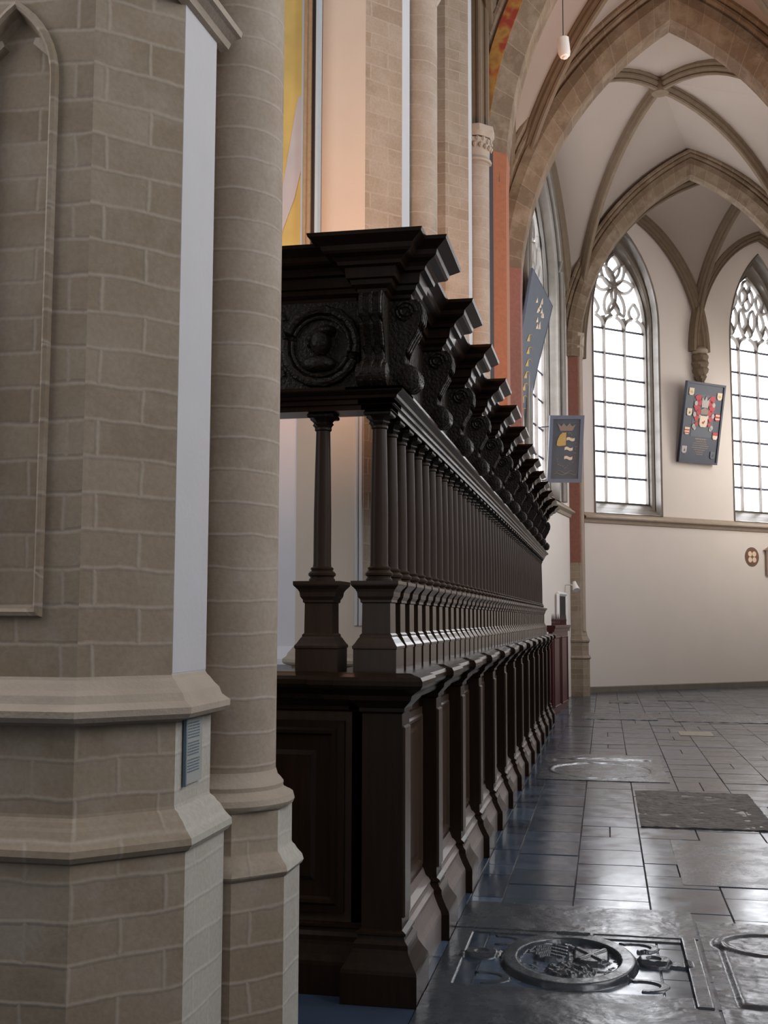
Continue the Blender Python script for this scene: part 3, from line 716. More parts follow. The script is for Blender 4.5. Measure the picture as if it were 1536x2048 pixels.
# little columns
def col_parts():
    zb = 1.366; x, y = 0, 0
    bm = BM(); n = 18
    lathe(bm, 0, 0, [(.060, zb + .398), (.060, zb + .408), (.054, zb + .414), (.054, zb + .42), (.062, zb + .425), (.063, zb + .435), (.054, zb + .444), (.048, zb + .448), (.052, zb + .454), (.052, zb + .460), (.042, zb + .466), (.0405, zb + .48), (.0400, zb + .70), (.0365, zb + .90), (.0325, zb + 1.085), (.039, zb + 1.09), (.039, zb + 1.10), (.032, zb + 1.105)], n)
    shaft = bm
    bm = BM()
    mould(bm, 0, 0, 0, 0, [(.096, zb), (.096, zb + .098), (.100, zb + .102), (.100, zb + .112), (.090, zb + .125), (.078, zb + .145), (.072, zb + .152), (.072, zb + .160), (.064, zb + .168), (.063, zb + .30), (.070, zb + .305), (.070, zb + .315), (.080, zb + .33), (.083, zb + .35), (.090, zb + .362), (.105, zb + .378), (.107, zb + .384), (.107, zb + .398), (.06, zb + .40)])
    ped = bm
    bm = BM(); rg = []
    for i, (r, z) in enumerate(((.032, 1.10), (.036, 1.107), (.044, 1.115), (.038, 1.125), (.048, 1.135), (.058, 1.143))):
        rg.append([((r + (.006 if k % 3 == 0 else -.002)) * math.cos(6.2832 * k / 18), (r + (.006 if k % 3 == 0 else -.002)) * math.sin(6.2832 * k / 18), zb + z) for k in range(18)])
    loft(bm, rg); mould(bm, 0, 0, 0, 0, [(.056, zb + 1.143), (.062, zb + 1.148), (.062, zb + 1.158), (.056, zb + 1.164)]); cap = bm
    return shaft, ped, cap
sh, pd, cp = col_parts()
proto = obj('column', sh, M_COL, scr, True); pdo = obj('pedestal', pd, M_PED, proto); cpo = obj('capital', cp, M_CARVE, proto, True)
spots = [(-.99, 4.945 + .25 * k) for k in range(52)] + [(-1.2555, 4.955)] + [(-1.63 - .265 * k, 4.955) for k in range(4)]
for i, (x, y) in enumerate(spots):
    if i == 0: proto.location = (x, y, 0); continue
    c = proto.copy(); C.objects.link(c); c.location = (x, y, 0)
    for ch in (pdo, cpo):
        d = ch.copy(); C.objects.link(d); d.parent = c
# entablature
ARCH = [(0, 2.530), (0, 2.552), (.012, 2.556), (.012, 2.575), (.026, 2.58), (.03, 2.592), (.055, 2.606), (.06, 2.612), (.06, 2.625)]
bm = BM(); mould(bm, -1.06, -.92, 4.87, YE + .03, ARCH); mould(bm, XL, -.92, 4.87, 5.03, [(o_, z + .0006) for o_, z in ARCH]); obj('architrave', bm, M_WOOD, scr)
bm = BM(); mould(bm, -1.08, -.95, 4.90, YE, [(0, 2.62), (0, 3.06)]); mould(bm, XL, -.95, 4.90, 5.04, [(0, 2.62), (0, 3.06)]); obj('frieze', bm, M_CARVE, scr)
CORN = [(0, 3.035), (.012, 3.045), (.012, 3.06), (.035, 3.075), (.04, 3.095), (.055, 3.10), (.06, 3.145), (.085, 3.15), (.09, 3.165), (.105, 3.178), (.135, 3.19), (.145, 3.20), (.15, 3.22), (.18, 3.24), (.195, 3.25), (.20, 3.265), (.17, 3.268)]
bm = BM(); mould(bm, -1.08, -.96, 4.91, YE, [(o_ * .9, z - .003) for o_, z in CORN]); mould(bm, XL, -.96, 4.91, 5.04, [(o_ * .9, z - .0036) for o_, z in CORN]); obj('cornice', bm, M_WOOD, scr)
SPF = [(-.01, 3.04), (.13, 3.04), (.148, 3.015), (.155, 2.98), (.15, 2.94), (.132, 2.895), (.105, 2.85), (.085, 2.81), (.074, 2.77), (.075, 2.745), (.095, 2.735), (.122, 2.722), (.138, 2.70), (.142, 2.672), (.132, 2.645), (.11, 2.628), (.08, 2.622), (-.01, 2.622)]
def console_side(y0, y1, x):
    bm = BM(); prism(bm, SPF, lambda u, z: (x + u, y0, z), lambda u, z: (x + u, y1, z))
    for yy in (y0 + .012, (y0 + y1) / 2, y1 - .012):                    # carved ridges down the face
        tube(bm, [(x + u + .004, yy, z) for u, z in SPF[1:16]], .009, 6)
    return bm
def scroll(bm, x, u, z, r, yy):
    tube(bm, [(x + u + r * math.cos(k * .5) * (1 - k / 34), yy, z + r * math.sin(k * .5) * (1 - k / 34)) for k in range(26)], .0075, 5)
def upper_volute(y0, y1, x):
    bm = BM(); scroll(bm, x, .082, 2.985, .05, y0 - .004); return bm
def lower_volute(y0, y1, x):
    bm = BM(); n = 14
    rg = [[(x + .098 + r * math.cos(6.283 * k / n), yy, 2.676 + r * math.sin(6.283 * k / n)) for k in range(n)] for r, yy in ((.02, y0 - .02), (.05, y0 - .012), (.054, y0), (.054, y1), (.05, y1 + .012), (.02, y1 + .02))]
    loft(bm, rg); return bm
def block_bm(x0, x1, y0, y1):
    bm = BM(); mould(bm, x0, x1, y0, y1, [(o_, z + .0005) for o_, z in CORN]); return bm
cons = obj('console', console_side(4.92, 5.03, -.95), M_CARVE, scr); cvs = [obj('upper_volute', upper_volute(4.92, 5.03, -.95), M_CARVE, cons, True), obj('lower_volute', lower_volute(4.92, 5.03, -.95), M_CARVE, cons, True)]
cblk = obj('cornice_block', block_bm(-.98, -.85, 4.92, 5.03), M_WOOD, scr)
for k in range(1, NB):
    c = cons.copy(); C.objects.link(c); c.location.y += k
    for cv in cvs: d = cv.copy(); C.objects.link(d); d.parent = c
    c = cblk.copy(); C.objects.link(c); c.location.y += k
# the same console turned to the end of the screen
rotm = Matrix.Translation((0, 0, 0))
def toend(bm, xa):
    for v in bm.verts:
        x, y, z = v.co; v.co = (xa + (y - 4.92), 4.90 - (x + .95), z)
    return bm
for xa in (-1.05, -1.95):
    c1 = obj('console', toend(console_side(4.92, 5.03, -.95), xa), M_CARVE, scr); obj('lower_volute', toend(lower_volute(4.92, 5.03, -.95), xa), M_CARVE, c1, True)
    obj('cornice_block', block_bm(xa, xa + .11, 4.80, 4.93), M_WOOD, scr)
# carved wreath with a head on the end frieze
bm = BM(); ccx, ccz = -1.255, 2.835
tube(bm, [(ccx + .17 * math.cos(k * 6.2832 / 30), 4.895, ccz + .17 * math.sin(k * 6.2832 / 30)) for k in range(30)], [.018 + .007 * (k % 2) for k in range(30)], 8, True)
tube(bm, [(ccx + .135 * math.cos(k * 6.2832 / 30), 4.893, ccz + .135 * math.sin(k * 6.2832 / 30)) for k in range(30)], .009, 8, True)
wreath = obj('carved_wreath', bm, M_CARVE, scr, True)
bm = BM()
def blob(cx, cz, rx, rz, ry=.035):
    n = 12; rg = []
    for i in range(1, 7):
        ph = i / 7 * math.pi; rg.append([(cx + rx * math.sin(ph) * math.cos(6.283 * k / n), 4.895 + ry * math.sin(ph) * math.sin(6.283 * k / n), cz + rz * math.cos(ph)) for k in range(n)])
    loft(bm, rg)
blob(ccx, ccz + .02, .052, .068, .05); blob(ccx - .045, ccz + .035, .02, .02); blob(ccx + .03, ccz + .07, .045, .028, .05); blob(ccx - .01, ccz - .08, .085, .04, .045); blob(ccx - .052, ccz + .01, .014, .016, .03)
obj('carved_head', bm, M_CARVE, wreath, True)
for sg in (-1, 1):
    for k in range(2):
        cx_ = ccx + sg * .225; cz_ = ccz + (.13 if k else -.13); bm = BM()
        tube(bm, [(cx_ + sg * -(.05 * (1 - i / 22)) * math.cos(i * .45), 4.895, cz_ + (.05 * (1 - i / 22)) * math.sin(i * .45)) for i in range(20)], .009, 6)
        obj('leaf_scroll', bm, M_CARVE, scr, True)

# ------------------------------------------------------------------ grave slabs
def slab(name, x0, x1, y0, y1, hf, mat, label, nx, ny, cat='grave slab', base=.006, group=None):
    bm = BM(); vs = []
    for j in range(ny + 1):
        row = []
        for i in range(nx + 1):
            x = x0 + (x1 - x0) * i / nx; y = y0 + (y1 - y0) * j / ny
            row.append(bm.verts.new((x, y, base + hf(x, y))))
        vs.append(row)
    for j in range(ny):
        for i in range(nx): bm.faces.new((vs[j][i], vs[j][i + 1], vs[j + 1][i + 1], vs[j + 1][i]))
    bd = vs[0] + [r[-1] for r in vs[1:]] + vs[-1][-2::-1] + [r[0] for r in vs[-2:0:-1]]
    lo = [bm.verts.new((v.co.x, v.co.y, -.05)) for v in bd]; n = len(bd)
    for i in range(n): bm.faces.new((bd[i], lo[i], lo[(i + 1) % n], bd[(i + 1) % n]))
    o = obj(name, bm, mat, None, True); tag(o, label, cat, group); return o
def sstep(a, b, x):
    t_ = max(0, min(1, (x - a) / (b - a))); return t_ * t_ * (3 - 2 * t_)
def nz(x, y, s, seed=0): return noise.fractal(Vector((x * s, y * s, seed)), 1.0, 2.0, 4)
MX, MY = -.19, 5.50
def hf_near(x, y):
    h = .0011 * nz(x, y, 9)
    if y > 5.98 or y < 4.95: return h + .004
    dx, dy = (x - MX) / .305, (y - MY) / .40; r = math.hypot(dx, dy)
    f = .0
    ring = sstep(1.06, .98, r) * sstep(.74, .80, r)
    inside = sstep(.78, .72, r)
    f += .022 * ring * (1 - .55 * max(0, math.cos((r - .9) / .2 * 3.14)) * 0)
    if inside > 0:
        g = -.006 + .010 * nz(x, y, 22, 4)
        for cx, cy, kind in ((MX - .085, MY + .09, 0), (MX + .10, MY + .085, 1)):
            ux, uy = (x - cx), (y - cy); sh_ = sstep(.085, .075, abs(ux)) * sstep(.115, .10, abs(uy)) * sstep(.115, .10, math.hypot(ux * 1.05, max(0, -uy) * 1.0))
            if sh_ > 0:
                if kind == 0: pat = .004 * (1 if math.sin((uy + abs(ux) * .6) * 120) > 0 else -1)
                else: pat = .006 * (sstep(.02, .012, abs(abs(ux) - abs(uy) * .7))) - .003
                g = g * (1 - sh_) + sh_ * (.014 + pat)
        cr_ = sstep(.07, .0, math.hypot((x - MX) * .7, (y - MY - .235))); g += .014 * cr_
        tb = sstep(.11, .09, math.hypot((x - MX - .01) * .9, (y - MY + .14))); g += .016 * tb * (1 + .5 * nz(x, y, 40, 2))
        f = f * (1 - inside) + inside * g
    # square frame, straps and ears round the wreath
    fr = max(abs(x - (-.17)) / .52, abs(y - 5.50) / .42)
    if r > 1.0:
        f += -.010 * sstep(1.0, .97, fr) * sstep(1.0, 1.08, r)
        st = sstep(.055, .04, abs(y - MY - .05 - .015 * math.sin(x * 12))) * sstep(.55, .5, abs(x + .17)); f += .016 * st * sstep(1.0, 1.1, r)
        er = math.hypot(x - .20, y - 5.55); f += .016 * sstep(.085, .07, er) - .008 * sstep(.035, .028, er)
        er = math.hypot(x + .60, y - 5.53); f += .012 * sstep(.085, .07, er) - .006 * sstep(.035, .028, er)
        for cx, cy in ((.12, 5.80), (-.53, 5.80), (.14, 5.22), (-.55, 5.2)):
            e2 = math.hypot((x - cx) * .75, y - cy); f += .010 * sstep(.022, .012, abs(e2 - .07)) * (1 if math.sin(math.atan2(y - cy, x - cx) * 1.0 + cx * 9) > -.4 else 0)
        f += .008 * sstep(.05, .03, math.hypot((x - .16) * 1, (y - 5.72) * 1.2)) * (.5 + nz(x, y, 60, 1))
    bx_ = max(abs(x + .17) / .085, abs(y - 5.93) / .045)
    f += .010 * sstep(1.1, 1.0, bx_) - .014 * sstep(.85, .75, bx_)
    f += .010 * sstep(.345, .352, x) * sstep(.42, .415, x)
    return h + f
slab('grave_marker', -.782, .432, 3.6, 6.52, hf_near, M_SLAB, 'dark worn grave slab with round coat of arms wreath beside the screen foot', 300, 560)
def hf_r(x, y):
    h = .0022 * nz(x, y, 5, 3) + .0012 * nz(x, y, 22, 5)
    e2 = math.hypot((x - .78) * .8, y - 5.95); h += .008 * sstep(.03, .015, abs(e2 - .2))
    h += .010 * sstep(.52, .54, x) * sstep(5.98, 5.94, y) * sstep(5.0, 5.03, y)
    return h - .004
slab('grave_marker', .447, 1.65, 4.0, 6.36, hf_r, M_SLAB, 'cracked grave slab with faint carving at the lower right corner', 110, 210)
slab('paving_stone', .25, 1.26, 9.10, 10.98, lambda x, y: .010 * nz(x, y, 5, 8) + .006 * nz(x, y * 2.5, 14, 9), M_ROUGH, 'rough brown slab with flaking surface in the middle of the aisle', 80, 120, 'slab')
slab('paving_stone', .44, 1.45, 7.20, 8.62, lambda x, y: .0015 * nz(x, y, 4, 2) , M_SLAB, 'large smooth dark slab between the rough brown slab and the foreground', 20, 20, 'slab', .003)
def hf_rel(x, y):
    h = .001 * nz(x, y, 6, 3); e2 = math.hypot((x + .06) / .52, (y - 12.35) / .62)
    h += -.004 * sstep(1.0, .95, e2) + .005 * sstep(.06, .03, abs(e2 - 1.0 - .04 * math.sin(x * 20)))
    h += .005 * sstep(.05, .03, abs(y - 13.35 - .05 * math.cos(x * 6) + .012 * math.sin(x * 31))) * sstep(.62, .55, abs(x + .06))
    h += -.006 * sstep(.12, .1, abs(y - 13.15)) * sstep(.55, .5, abs(x + .06))
    return h
slab('grave_marker', -.70, .60, 11.55, 13.75, hf_rel, M_SLAB, 'grave slab with carved oval and scroll beside the middle of the screen', 130, 220)
slab('grave_marker', -.40, .80, 18.55, 19.75, lambda x, y: .006 * nz(x, y, 9, 11) * sstep(.62, .55, abs(x - .2)), M_SLAB, 'far grave slab with rough carving near the red partition', 80, 80)
slab('grave_marker', 1.05, 2.6, 18.4, 19.9, lambda x, y: .005 * nz(x, y, 8, 15), M_SLAB, 'far grave slab with worn carving at the right edge of the aisle', 80, 80)
slab('paving_stone', 1.0, 1.45, 16.25, 16.85, lambda x, y: 0, M_OCHRE, 'small ochre coloured slab among the dark far paving', 4, 4, 'slab', .004)
slab('grave_marker', .05, .60, 22.2, 22.9, lambda x, y: .006 * nz(x, y, 9, 21), M_SLAB, 'small dark slab on the floor near the foot of the corner pier', 20, 20)
slab('grave_marker', 1.0, 1.9, 23.0, 24.0, lambda x, y: .006 * nz(x, y, 9, 22), M_SLAB, 'dark slab on the floor in front of the far plaster wall', 20, 20)

# ------------------------------------------------------------------ red partition behind the screen
rp = thing('spiked_enclosure', (-.78, 20, 0), 'dark red lacquered partition with spiked rail at the end of the screen', 'partition')
def rpF(u, z, d=0.0):
    a, b_ = Vector((-.865, 19.15, 0)), Vector((-.68, 21.25, 0)); t_ = (b_ - a).normalized(); n_ = Vector((t_.y, -t_.x, 0)); p = a + t_ * u + n_ * d; return (p.x, p.y, z)
bm = BM(); loft(bm, [[rpF(0, z, -.07), rpF(2.1, z, -.07), rpF(2.1, z, 0), rpF(0, z, 0)] for z in (0, 1.40)]); obj('door_leaf', bm, M_MAROON, rp)
bm = BM(); pr = [(-.09, 1.38), (.03, 1.38), (.035, 1.42), (.05, 1.45), (.05, 1.49), (-.10, 1.49), (-.10, 1.42)]
loft(bm, [[rpF(-.02, z, d) for d, z in pr], [rpF(2.12, z, d) for d, z in pr]]); obj('top_rail', bm, M_MAROON, rp)
bm = BM(); lathe(bm, rpF(.12, 0, -.02)[0], rpF(.12, 0, -.02)[1], [(.016, 1.485), (.012, 1.55), (.018, 1.57), (.012, 1.6), (.002, 1.69)], 8); sp0 = obj('spike', bm, M_MAROON, rp, True)
for k in range(1, 10):
    c = sp0.copy(); C.objects.link(c); a = rpF(.12, 0); b_ = rpF(.12 + k * .205, 0); c.location = Vector(c.location) + Vector((b_[0] - a[0], b_[1] - a[1], 0))
bm = BM()
for (ua, ub, za, zb) in ((.12, .95, .12, 1.28), (1.12, 1.98, .12, 1.28)):
    for q1, q2 in (((ua, za), (ub, za)), ((ub, za), (ub, zb)), ((ub, zb), (ua, zb)), ((ua, zb), (ua, za))):
        strip(bm, [q1, q2], .03, rpF, -.01, .018)
obj('panel_moulding', bm, M_MAROON, rp)

# dark doorway slot and bracket lamp on the apse side wall
bm = BM(); loft(bm, [[w0(1.9, .4, .02), w0(2.7, .4, .02), w0(2.7, 2.05, .02), w0(1.9, 2.05, .02)], [w0(1.9, .4, .05), w0(2.7, .4, .05), w0(2.7, 2.05, .05), w0(1.9, 2.05, .05)]]); o = obj('door_1', bm, M_DARK); o['kind'] = 'structure'
bm = BM()
for pts in ([(1.86, .4), (1.86, 2.09)], [(1.86, 2.09), (2.74, 2.09)], [(2.74, 2.09), (2.74, .4)]): strip(bm, pts, .09, w0, 0, .09)
obj('door_frame', bm, M_WHITEP, o)
lp = thing('bracket_lamp', w0(1.75, 2.25, .0), 'small white bracket lamp on the wall above the dark doorway', 'lamp')
bm = BM(); tube(bm, [w0(1.6, 2.30, 0), w0(1.65, 2.30, .12), w0(1.72, 2.26, .22)], .014, 8); obj('arm', bm, M_WHITEP, lp, True)
bm = BM(); tube(bm, [w0(1.72, 2.36, .20), w0(1.74, 2.28, .22), w0(1.80, 2.18, .26)], [.03, .05, .075], 12); obj('lamp_head', bm, M_WHITEP, lp, True)

# ------------------------------------------------------------------ hanging lamp
pl = thing('pendant_lamp', (-.385, 13, 8.3), 'white cylindrical pendant lamp hanging on a thin wire before the arch', 'lamp')
bm = BM(); tube(bm, [(-.385, 13, 8.48), (-.385, 13, 11.2)], .006, 6); obj('wire', bm, M_DARK, pl)
bm = BM(); tube(bm, [(-.40, 13, 8.50), (-.39, 13, 8.49), (-.375, 13.0, 8.32), (-.365, 13.0, 8.27)], [.04, .072, .075, .06], 14); obj('lamp_shade', bm, M_GLASSF, pl, True)
bm = BM(); tube(bm, [(-.367, 13, 8.285), (-.36, 13, 8.245)], [.045, .03], 12); obj('lower_rim', bm, M_WHITEP, pl, True)

# ------------------------------------------------------------------ boards
def plane_fn(P, ex, ez, en):
    P, ex, ez, en = Vector(P), Vector(ex).normalized(), Vector(ez).normalized(), Vector(en).normalized()
    return lambda u, z, d=0.0: tuple(P + ex * u + ez * z + en * d)
def patch(bm, F, pts, d0, d1):
    loft(bm, [[F(u, z, d0) for u, z in pts], [F(u, z, d1) for u, z in pts]])
def rect(u0_, u1_, z0, z1): return [(u0_, z0), (u1_, z0), (u1_, z1), (u0_, z1)]
# board hung on the corner pier
hb = thing('hatchment_board', (-.76, 23.3, 4.4), 'blue grey board with gilt crown and wavy bars hung on the corner pier', 'board')
hb.location = (-.7, 20.8, 4.1)
ex = Vector((.70, .12, 0)).normalized(); F = plane_fn((-1.015, 20.8, 4.10), ex, (.06, -.10, 1), Vector((.12, -.70, -.08)))
F_ = F; F = lambda u, z, d=0.0: F_(u * .93, z * .885, d)
bm = BM(); patch(bm, F, rect(0, .68, 0, 1.40), -.05, 0); obj('panel', bm, M_BOARD, hb)
bm = BM(); tube(bm, [F(.34, 1.2, -.04), (-.55, 20.95, 5.20), (-1.17, 20.95, 5.16)], .012, 6); obj('wall_rod', bm, M_IRON, hb); bm = BM(); tube(bm, [F(.30, .1, -.04), (-.75, 20.95, 4.2), (-1.2, 20.95, 4.15)], .012, 6); obj('wall_rod', bm, M_IRON, hb)
bm = BM()
for r_ in (rect(0, .68, 0, .08), rect(0, .68, 1.32, 1.40), rect(0, .07, .08, 1.32), rect(.61, .68, .08, 1.32)): patch(bm, F, r_, -.04, .03)
obj('board_frame', bm, M_FRAME, hb)
bm = BM(); patch(bm, F, [(.22, 1.00), (.27, 1.04), (.34, 1.04), (.34, .78), (.20, .76), (.16, .78), (.17, .88)], 0, .012); obj('gilt_quarter', bm, M_GOLD, hb)['label'] = 'gilt quarter of the shield'
for z_, u_ in ((.90, .35), (.70, .32), (.51, .32)):
    bm = BM(); up = [(u_ + i * .02, z_ + .016 * math.sin(i * .8) + .035) for i in range(9)]; patch(bm, F, [(a, b_ - .06) for a, b_ in up] + up[::-1], 0, .012); obj('wavy_bar', bm, M_CREAM, hb)['label'] = 'cream wavy bar'
bm = BM(); patch(bm, F, [(.22, 1.08), (.46, 1.08), (.52, 1.22), (.45, 1.17), (.40, 1.24), (.34, 1.17), (.28, 1.24), (.24, 1.17), (.16, 1.24)], 0, .012)
for k in range(5): strip(bm, [(.18 + i * .04, .22 + k * .035 * 0 + .03 * math.sin(i * 1.1 + k)) for i in range(9)], .012, F, 0, .01) if k < 1 else None
for k in range(26):
    a = k / 26 * 5.2 + 3.7; u, z = .34 + .20 * math.cos(a), .68 + .36 * math.sin(a); strip(bm, [(u, z), (u + .02 * math.cos(k * 2.1), z + .025 * math.sin(k * 2.1)), (u + .04 * math.cos(k * 1.3), z + .01)], .012, F, 0, .01)
strip(bm, [(.12 + i * .05, .18 + .02 * math.sin(i * 1.3)) for i in range(10)], .012, F, 0, .01)
obj('crown', bm, M_BRONZE, hb)['label'] = 'dull gilt crown and foliage'
# lozenge board on the apse side wall
lz = thing('lozenge_board', w0(4.6, 6.3, .2), 'tall blue grey lozenge board hanging beside the red painted pier', 'board')
Pc = Vector((-1.16, 19.9, 6.35)); ex = Vector((.36, 1.0, 0)).normalized(); F = plane_fn(Pc, ex, (.09, -.02, 1), (1, -.36, 0))
A4 = [(-.38, 1.42), (.62, .98), (.16, -.30), (-.14, -1.42), (-.66, -.20), (-.62, .25)]
bm = BM(); patch(bm, F, A4, -.04, .0); obj('panel', bm, M_BOARD, lz)
bm = BM()
for i in range(6): strip(bm, [A4[i], A4[(i + 1) % 6]], .035, F, -.045, .012)
obj('board_frame', bm, M_FRAME, lz)
bm = BM(); random.seed(3)
for k in range(16):
    u = .05 + random.uniform(-.16, .16); z = .72 + random.uniform(-.28, .28); patch(bm, F, [(u - .04, z - .05), (u + .05, z - .03), (u + .02, z + .06)], 0, .01)
obj('carved_crest', bm, M_CREAM, lz)
bm = BM()
for k in range(7):
    z = .18 - k * .22; u = -.33 + .03 * math.sin(k); patch(bm, F, [(u - .07, z - .07), (u + .06, z - .05), (u + .03, z + .08)], 0, .01); strip(bm, [(u, z + .05), (u + .13, z + .09), (u + .2, z + .05)], .014, F, 0, .01)
obj('gilt_figures', bm, M_GOLD, lz)
# armorial board between the far windows
ab = thing('armorial_board', w1(3.35, 5.2, .2), 'dark navy armorial board with red crest and eight small shields between the windows', 'board')
zx = Vector(w1(1, 0)) - Vector(w1(0, 0)); nn = Vector(w1(0, 0, 1)) - Vector(w1(0, 0))
F = plane_fn(Vector(w1(2.76, 5.26, .10)), zx, Vector((0, 0, 1)) + nn * .16 - zx * -.03, nn + Vector((0, 0, -.16)))
BW, BH = 1.22, 1.90
bm = BM(); patch(bm, F, rect(0, BW, 0, BH), -.06, 0); obj('panel', bm, M_BOARDD, ab)
bm = BM()
for r_ in (rect(0, BW, 0, .05), rect(0, BW, BH - .05, BH), rect(0, .05, .05, BH - .05), rect(BW - .05, BW, .05, BH - .05)): patch(bm, F, r_, -.05, .025)
obj('board_frame', bm, M_BOARDD, ab)
bm = BM(); patch(bm, F, rect(.28, .94, .62, 1.62), 0, .006); obj('field', bm, M_BOARD, ab)
def shield(u, z, mat, w=.15, h=.17):
    bm = BM(); patch(bm, F, [(u - w / 2, z + h / 2), (u - w / 2, z - h * .25), (u - w * .3, z - h / 2), (u + w * .3, z - h / 2), (u + w / 2, z - h * .25), (u + w / 2, z + h / 2)], 0, .02)
    o = obj('small_shield', bm, mat, ab); return o
chg = []
for u, z, m_ in ((.16, 1.66, M_CREAM), (1.06, 1.62, M_CREAM), (.16, 1.18, M_CREAM), (1.06, 1.12, M_CRIM), (.15, .74, M_CREAM), (1.05, .68, M_CREAM), (.13, .30, M_SILV), (1.04, .22, M_BOARD)):
    s_ = shield(u, z, m_); bm = BM()
    if z > 1.5: patch(bm, F, [(u - .05, z), (u, z + .03), (u + .05, z - .02), (u, z - .04)], .02, .024); mm = M_GOLD
    elif m_ is M_CREAM and z < .8 and u < .5: patch(bm, F, rect(u - .075, u + .075, z + .005, z + .035), .02, .024); patch(bm, F, rect(u - .075, u + .075, z - .055, z - .03), .02, .024); mm = M_CRIM
    elif u > .5 and .5 < z < .8: patch(bm, F, rect(u - .075, u + .075, z + .01, z + .085), .02, .024); mm = M_CRIM
    elif m_ is M_CRIM: patch(bm, F, rect(u - .07, u + .07, z + .03, z + .06), .02, .024); patch(bm, F, rect(u - .07, u + .07, z - .05, z - .02), .02, .024); mm = M_CREAM
    else: patch(bm, F, [(u - .02, z - .04), (u + .03, z - .03), (u + .01, z + .03)], .02, .024); mm = M_BOARDD
    obj('charge', bm, mm, s_)
bm = BM(); cu = .62
for sg in (-1, 1):
    for (du, z, r) in ((.22, 1.52, .09), (.17, 1.42, .08), (.24, 1.30, .09), (.17, 1.20, .08), (.22, 1.05, .07), (.20, .92, .05)):
        patch(bm, F, [(cu + sg * du + r * math.cos(a) * (1 + .3 * math.sin(a * 3)), z + r * math.sin(a)) for a in [k * .7 for k in range(9)]], .006, .02)
obj('red_mantling', bm, M_CRIM, ab)
for sg in (-1, 1):
    for (du, z, r) in ((.28, 1.40, .05), (.29, 1.14, .05), (.28, .86, .05), (.12, 1.10, .04), (.25, .82, .04)):
        bm = BM(); patch(bm, F, [(cu + sg * du + r * math.cos(a), z + r * 1.2 * math.sin(a)) for a in [k * .785 for k in range(8)]], .006, .022); obj('silver_leaf', bm, M_SILV, ab)
bm = BM()
patch(bm, F, [(cu - .10, 1.32), (cu + .10, 1.32), (cu + .13, 1.55), (cu + .06, 1.48), (cu + .02, 1.60), (cu - .03, 1.48), (cu - .11, 1.56)], .006, .024)
obj('silver_crest', bm, M_SILV, ab)
bm = BM(); patch(bm, F, [(cu - .11, 1.16), (cu + .11, 1.16), (cu + .12, 1.26), (cu, 1.32), (cu - .12, 1.26)], .006, .026); obj('helmet', bm, M_BRONZE, ab)
bm = BM(); patch(bm, F, [(cu - .12, 1.12), (cu - .12, .92), (cu - .08, .86), (cu + .08, .86), (cu + .12, .92), (cu + .12, 1.12)], .006, .03); ms = obj('main_shield', bm, M_CREAM, ab)
bm = BM(); patch(bm, F, [(cu - .05, .96), (cu, .93), (cu + .05, 1.0), (cu + .02, 1.02), (cu, .98), (cu - .03, .99)], .03, .034); obj('charge', bm, M_CRIM, ms)
bm = BM(); random.seed(5)
for k in range(8):
    z = .56 - k * .05; w_ = (.36, .30, .44, .48, .50, .36, .26, .16)[k]; u = cu - w_ / 2 
    while u < cu + w_ / 2:
        l_ = random.uniform(.02, .05); patch(bm, F, rect(u, u + l_, z, z + (.03 if k == 0 else .017)), 0, .004); u += l_ + .012
obj('gilt_inscription', bm, M_BRONZE, ab)['label'] = 'small gilt lines of lettering'

# consecration cross painted in a disc on the far wall
cc = thing('consecration_cross', w1(5.24, 3.11, .02), 'round red and cream consecration cross painted low on the far wall', 'wall emblem')
F = plane_fn(w1(5.18, 3.11, .0), zx, (0, 0, 1), nn)
def circ(r, n=28, u=0, z=0): return [(u + r * math.cos(6.2832 * k / n), z + r * math.sin(6.2832 * k / n)) for k in range(n)]
bm = BM(); patch(bm, F, circ(.235), 0, .008); obj('disc', bm, M_RIB, cc)
bm = BM(); patch(bm, F, circ(.195), .008, .012); obj('red_ground', bm, M_REDD, cc)
bm = BM()
for k in range(4):
    a = math.pi / 4 + k * math.pi / 2; patch(bm, F, [(.095 * math.cos(a) * 1.05 + .066 * math.cos(b_ * .5236) , .095 * math.sin(a) * 1.05 + .066 * math.sin(b_ * .5236)) for b_ in range(12)], .012, .016)
obj('cream_petals', bm, M_CREAM, cc)
bm = BM(); loft(bm, [[w1(5.62, z, 0), w1(6.3, z, 0), w1(6.3, z, .06), w1(5.62, z, .06)] for z in (2.68, 3.30)]); patch(bm, w1, [(5.56, 3.28), (5.96, 3.48), (6.36, 3.28)], 0, .08)
o = obj('wall_plaque', bm, M_BRONZE); tag(o, 'grey brown gabled wall plaque at the right edge of the far wall', 'plaque')

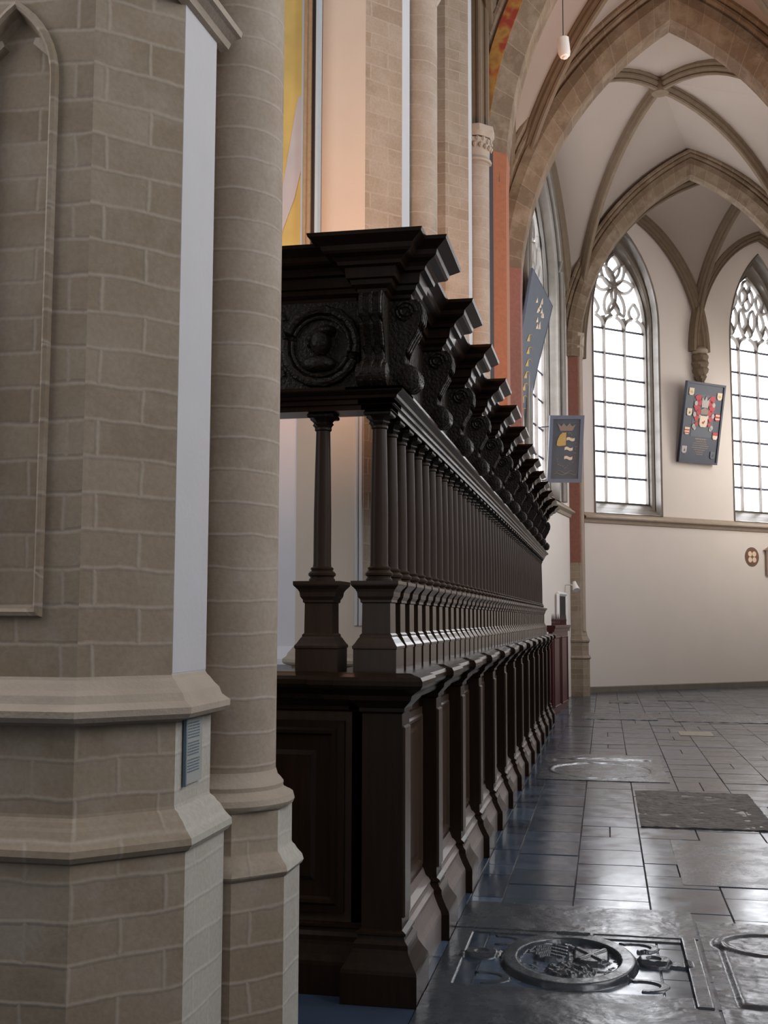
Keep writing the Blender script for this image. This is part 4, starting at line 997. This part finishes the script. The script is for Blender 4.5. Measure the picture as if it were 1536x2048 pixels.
# ------------------------------------------------------------------ sign on the near pier
sg_ = thing('text_sign', (-1.355, 3.62, 1.0), 'small clear text sheet fixed to the near pier below the moulding', 'sign')
F = plane_fn((-1.360, 3.545, 1.055), (0, 1, 0), (0, 0, 1), (1, 0, 0))
bm = BM(); patch(bm, F, rect(0, .155, 0, .215), 0, .006); obj('sheet', bm, M_ACR, sg_)
bm = BM(); patch(bm, F, rect(-.006, .004, -.004, .218), 0, .010); obj('edge_strip', bm, M_TEXT, sg_)
bm = BM(); random.seed(11); z = .195; row = 0
while z > .03:
    if row in (6, 11): z -= .008
    u = .022
    while u < .125: l_ = random.uniform(.005, .016); patch(bm, F, rect(u, min(u + l_, .13), z, z + .0045), .006, .0068); u += l_ + .004
    z -= .0095; row += 1
obj('printed_text', bm, M_TEXT, sg_)

# ------------------------------------------------------------------ painting beside the second pier
pt = thing('framed_painting', (-2.5, 7.3, 3.4), 'tall framed painting of yellow drapery left of the warm lit pier', 'painting')
F = plane_fn((-2.90, 7.42, 3.35), (1, 0, 0), (0, 0, 1), (0, -1, 0))
bm = BM(); patch(bm, F, rect(0, .97, 0, 4.6), -.05, 0)
obj('canvas', bm, M_YEL, pt)
bm = BM(); patch(bm, F, [(.60, .50), (.72, .98), (.80, 1.2), (.845, 1.4), (.845, 1.95), (.815, 1.93), (.77, 1.65), (.71, 1.28), (.60, .95)], 0, .006); obj('painted_fold', bm, M_FOLD, pt)['label'] = 'pale fold of drapery'
bm = BM(); patch(bm, F, rect(.845, .87, 0, 4.6), 0, .015); obj('blue_edge', bm, M_LBLUE, pt)
bm = BM(); patch(bm, F, rect(.87, .925, 0, 4.6), 0, .05); patch(bm, F, rect(.875, .895, 0, 4.6), .05, .065); obj('frame_moulding', bm, M_FRBR, pt)
bm = BM(); patch(bm, F, rect(.925, .955, 0, 4.6), -.04, .02); obj('frame_rebate', bm, M_BLACKLINE, pt)
bm = BM(); patch(bm, F, rect(.955, .975, 0, 4.6), -.05, .045); obj('outer_edge', bm, M_LBLUE, pt)
bpy.context.view_layer.update()
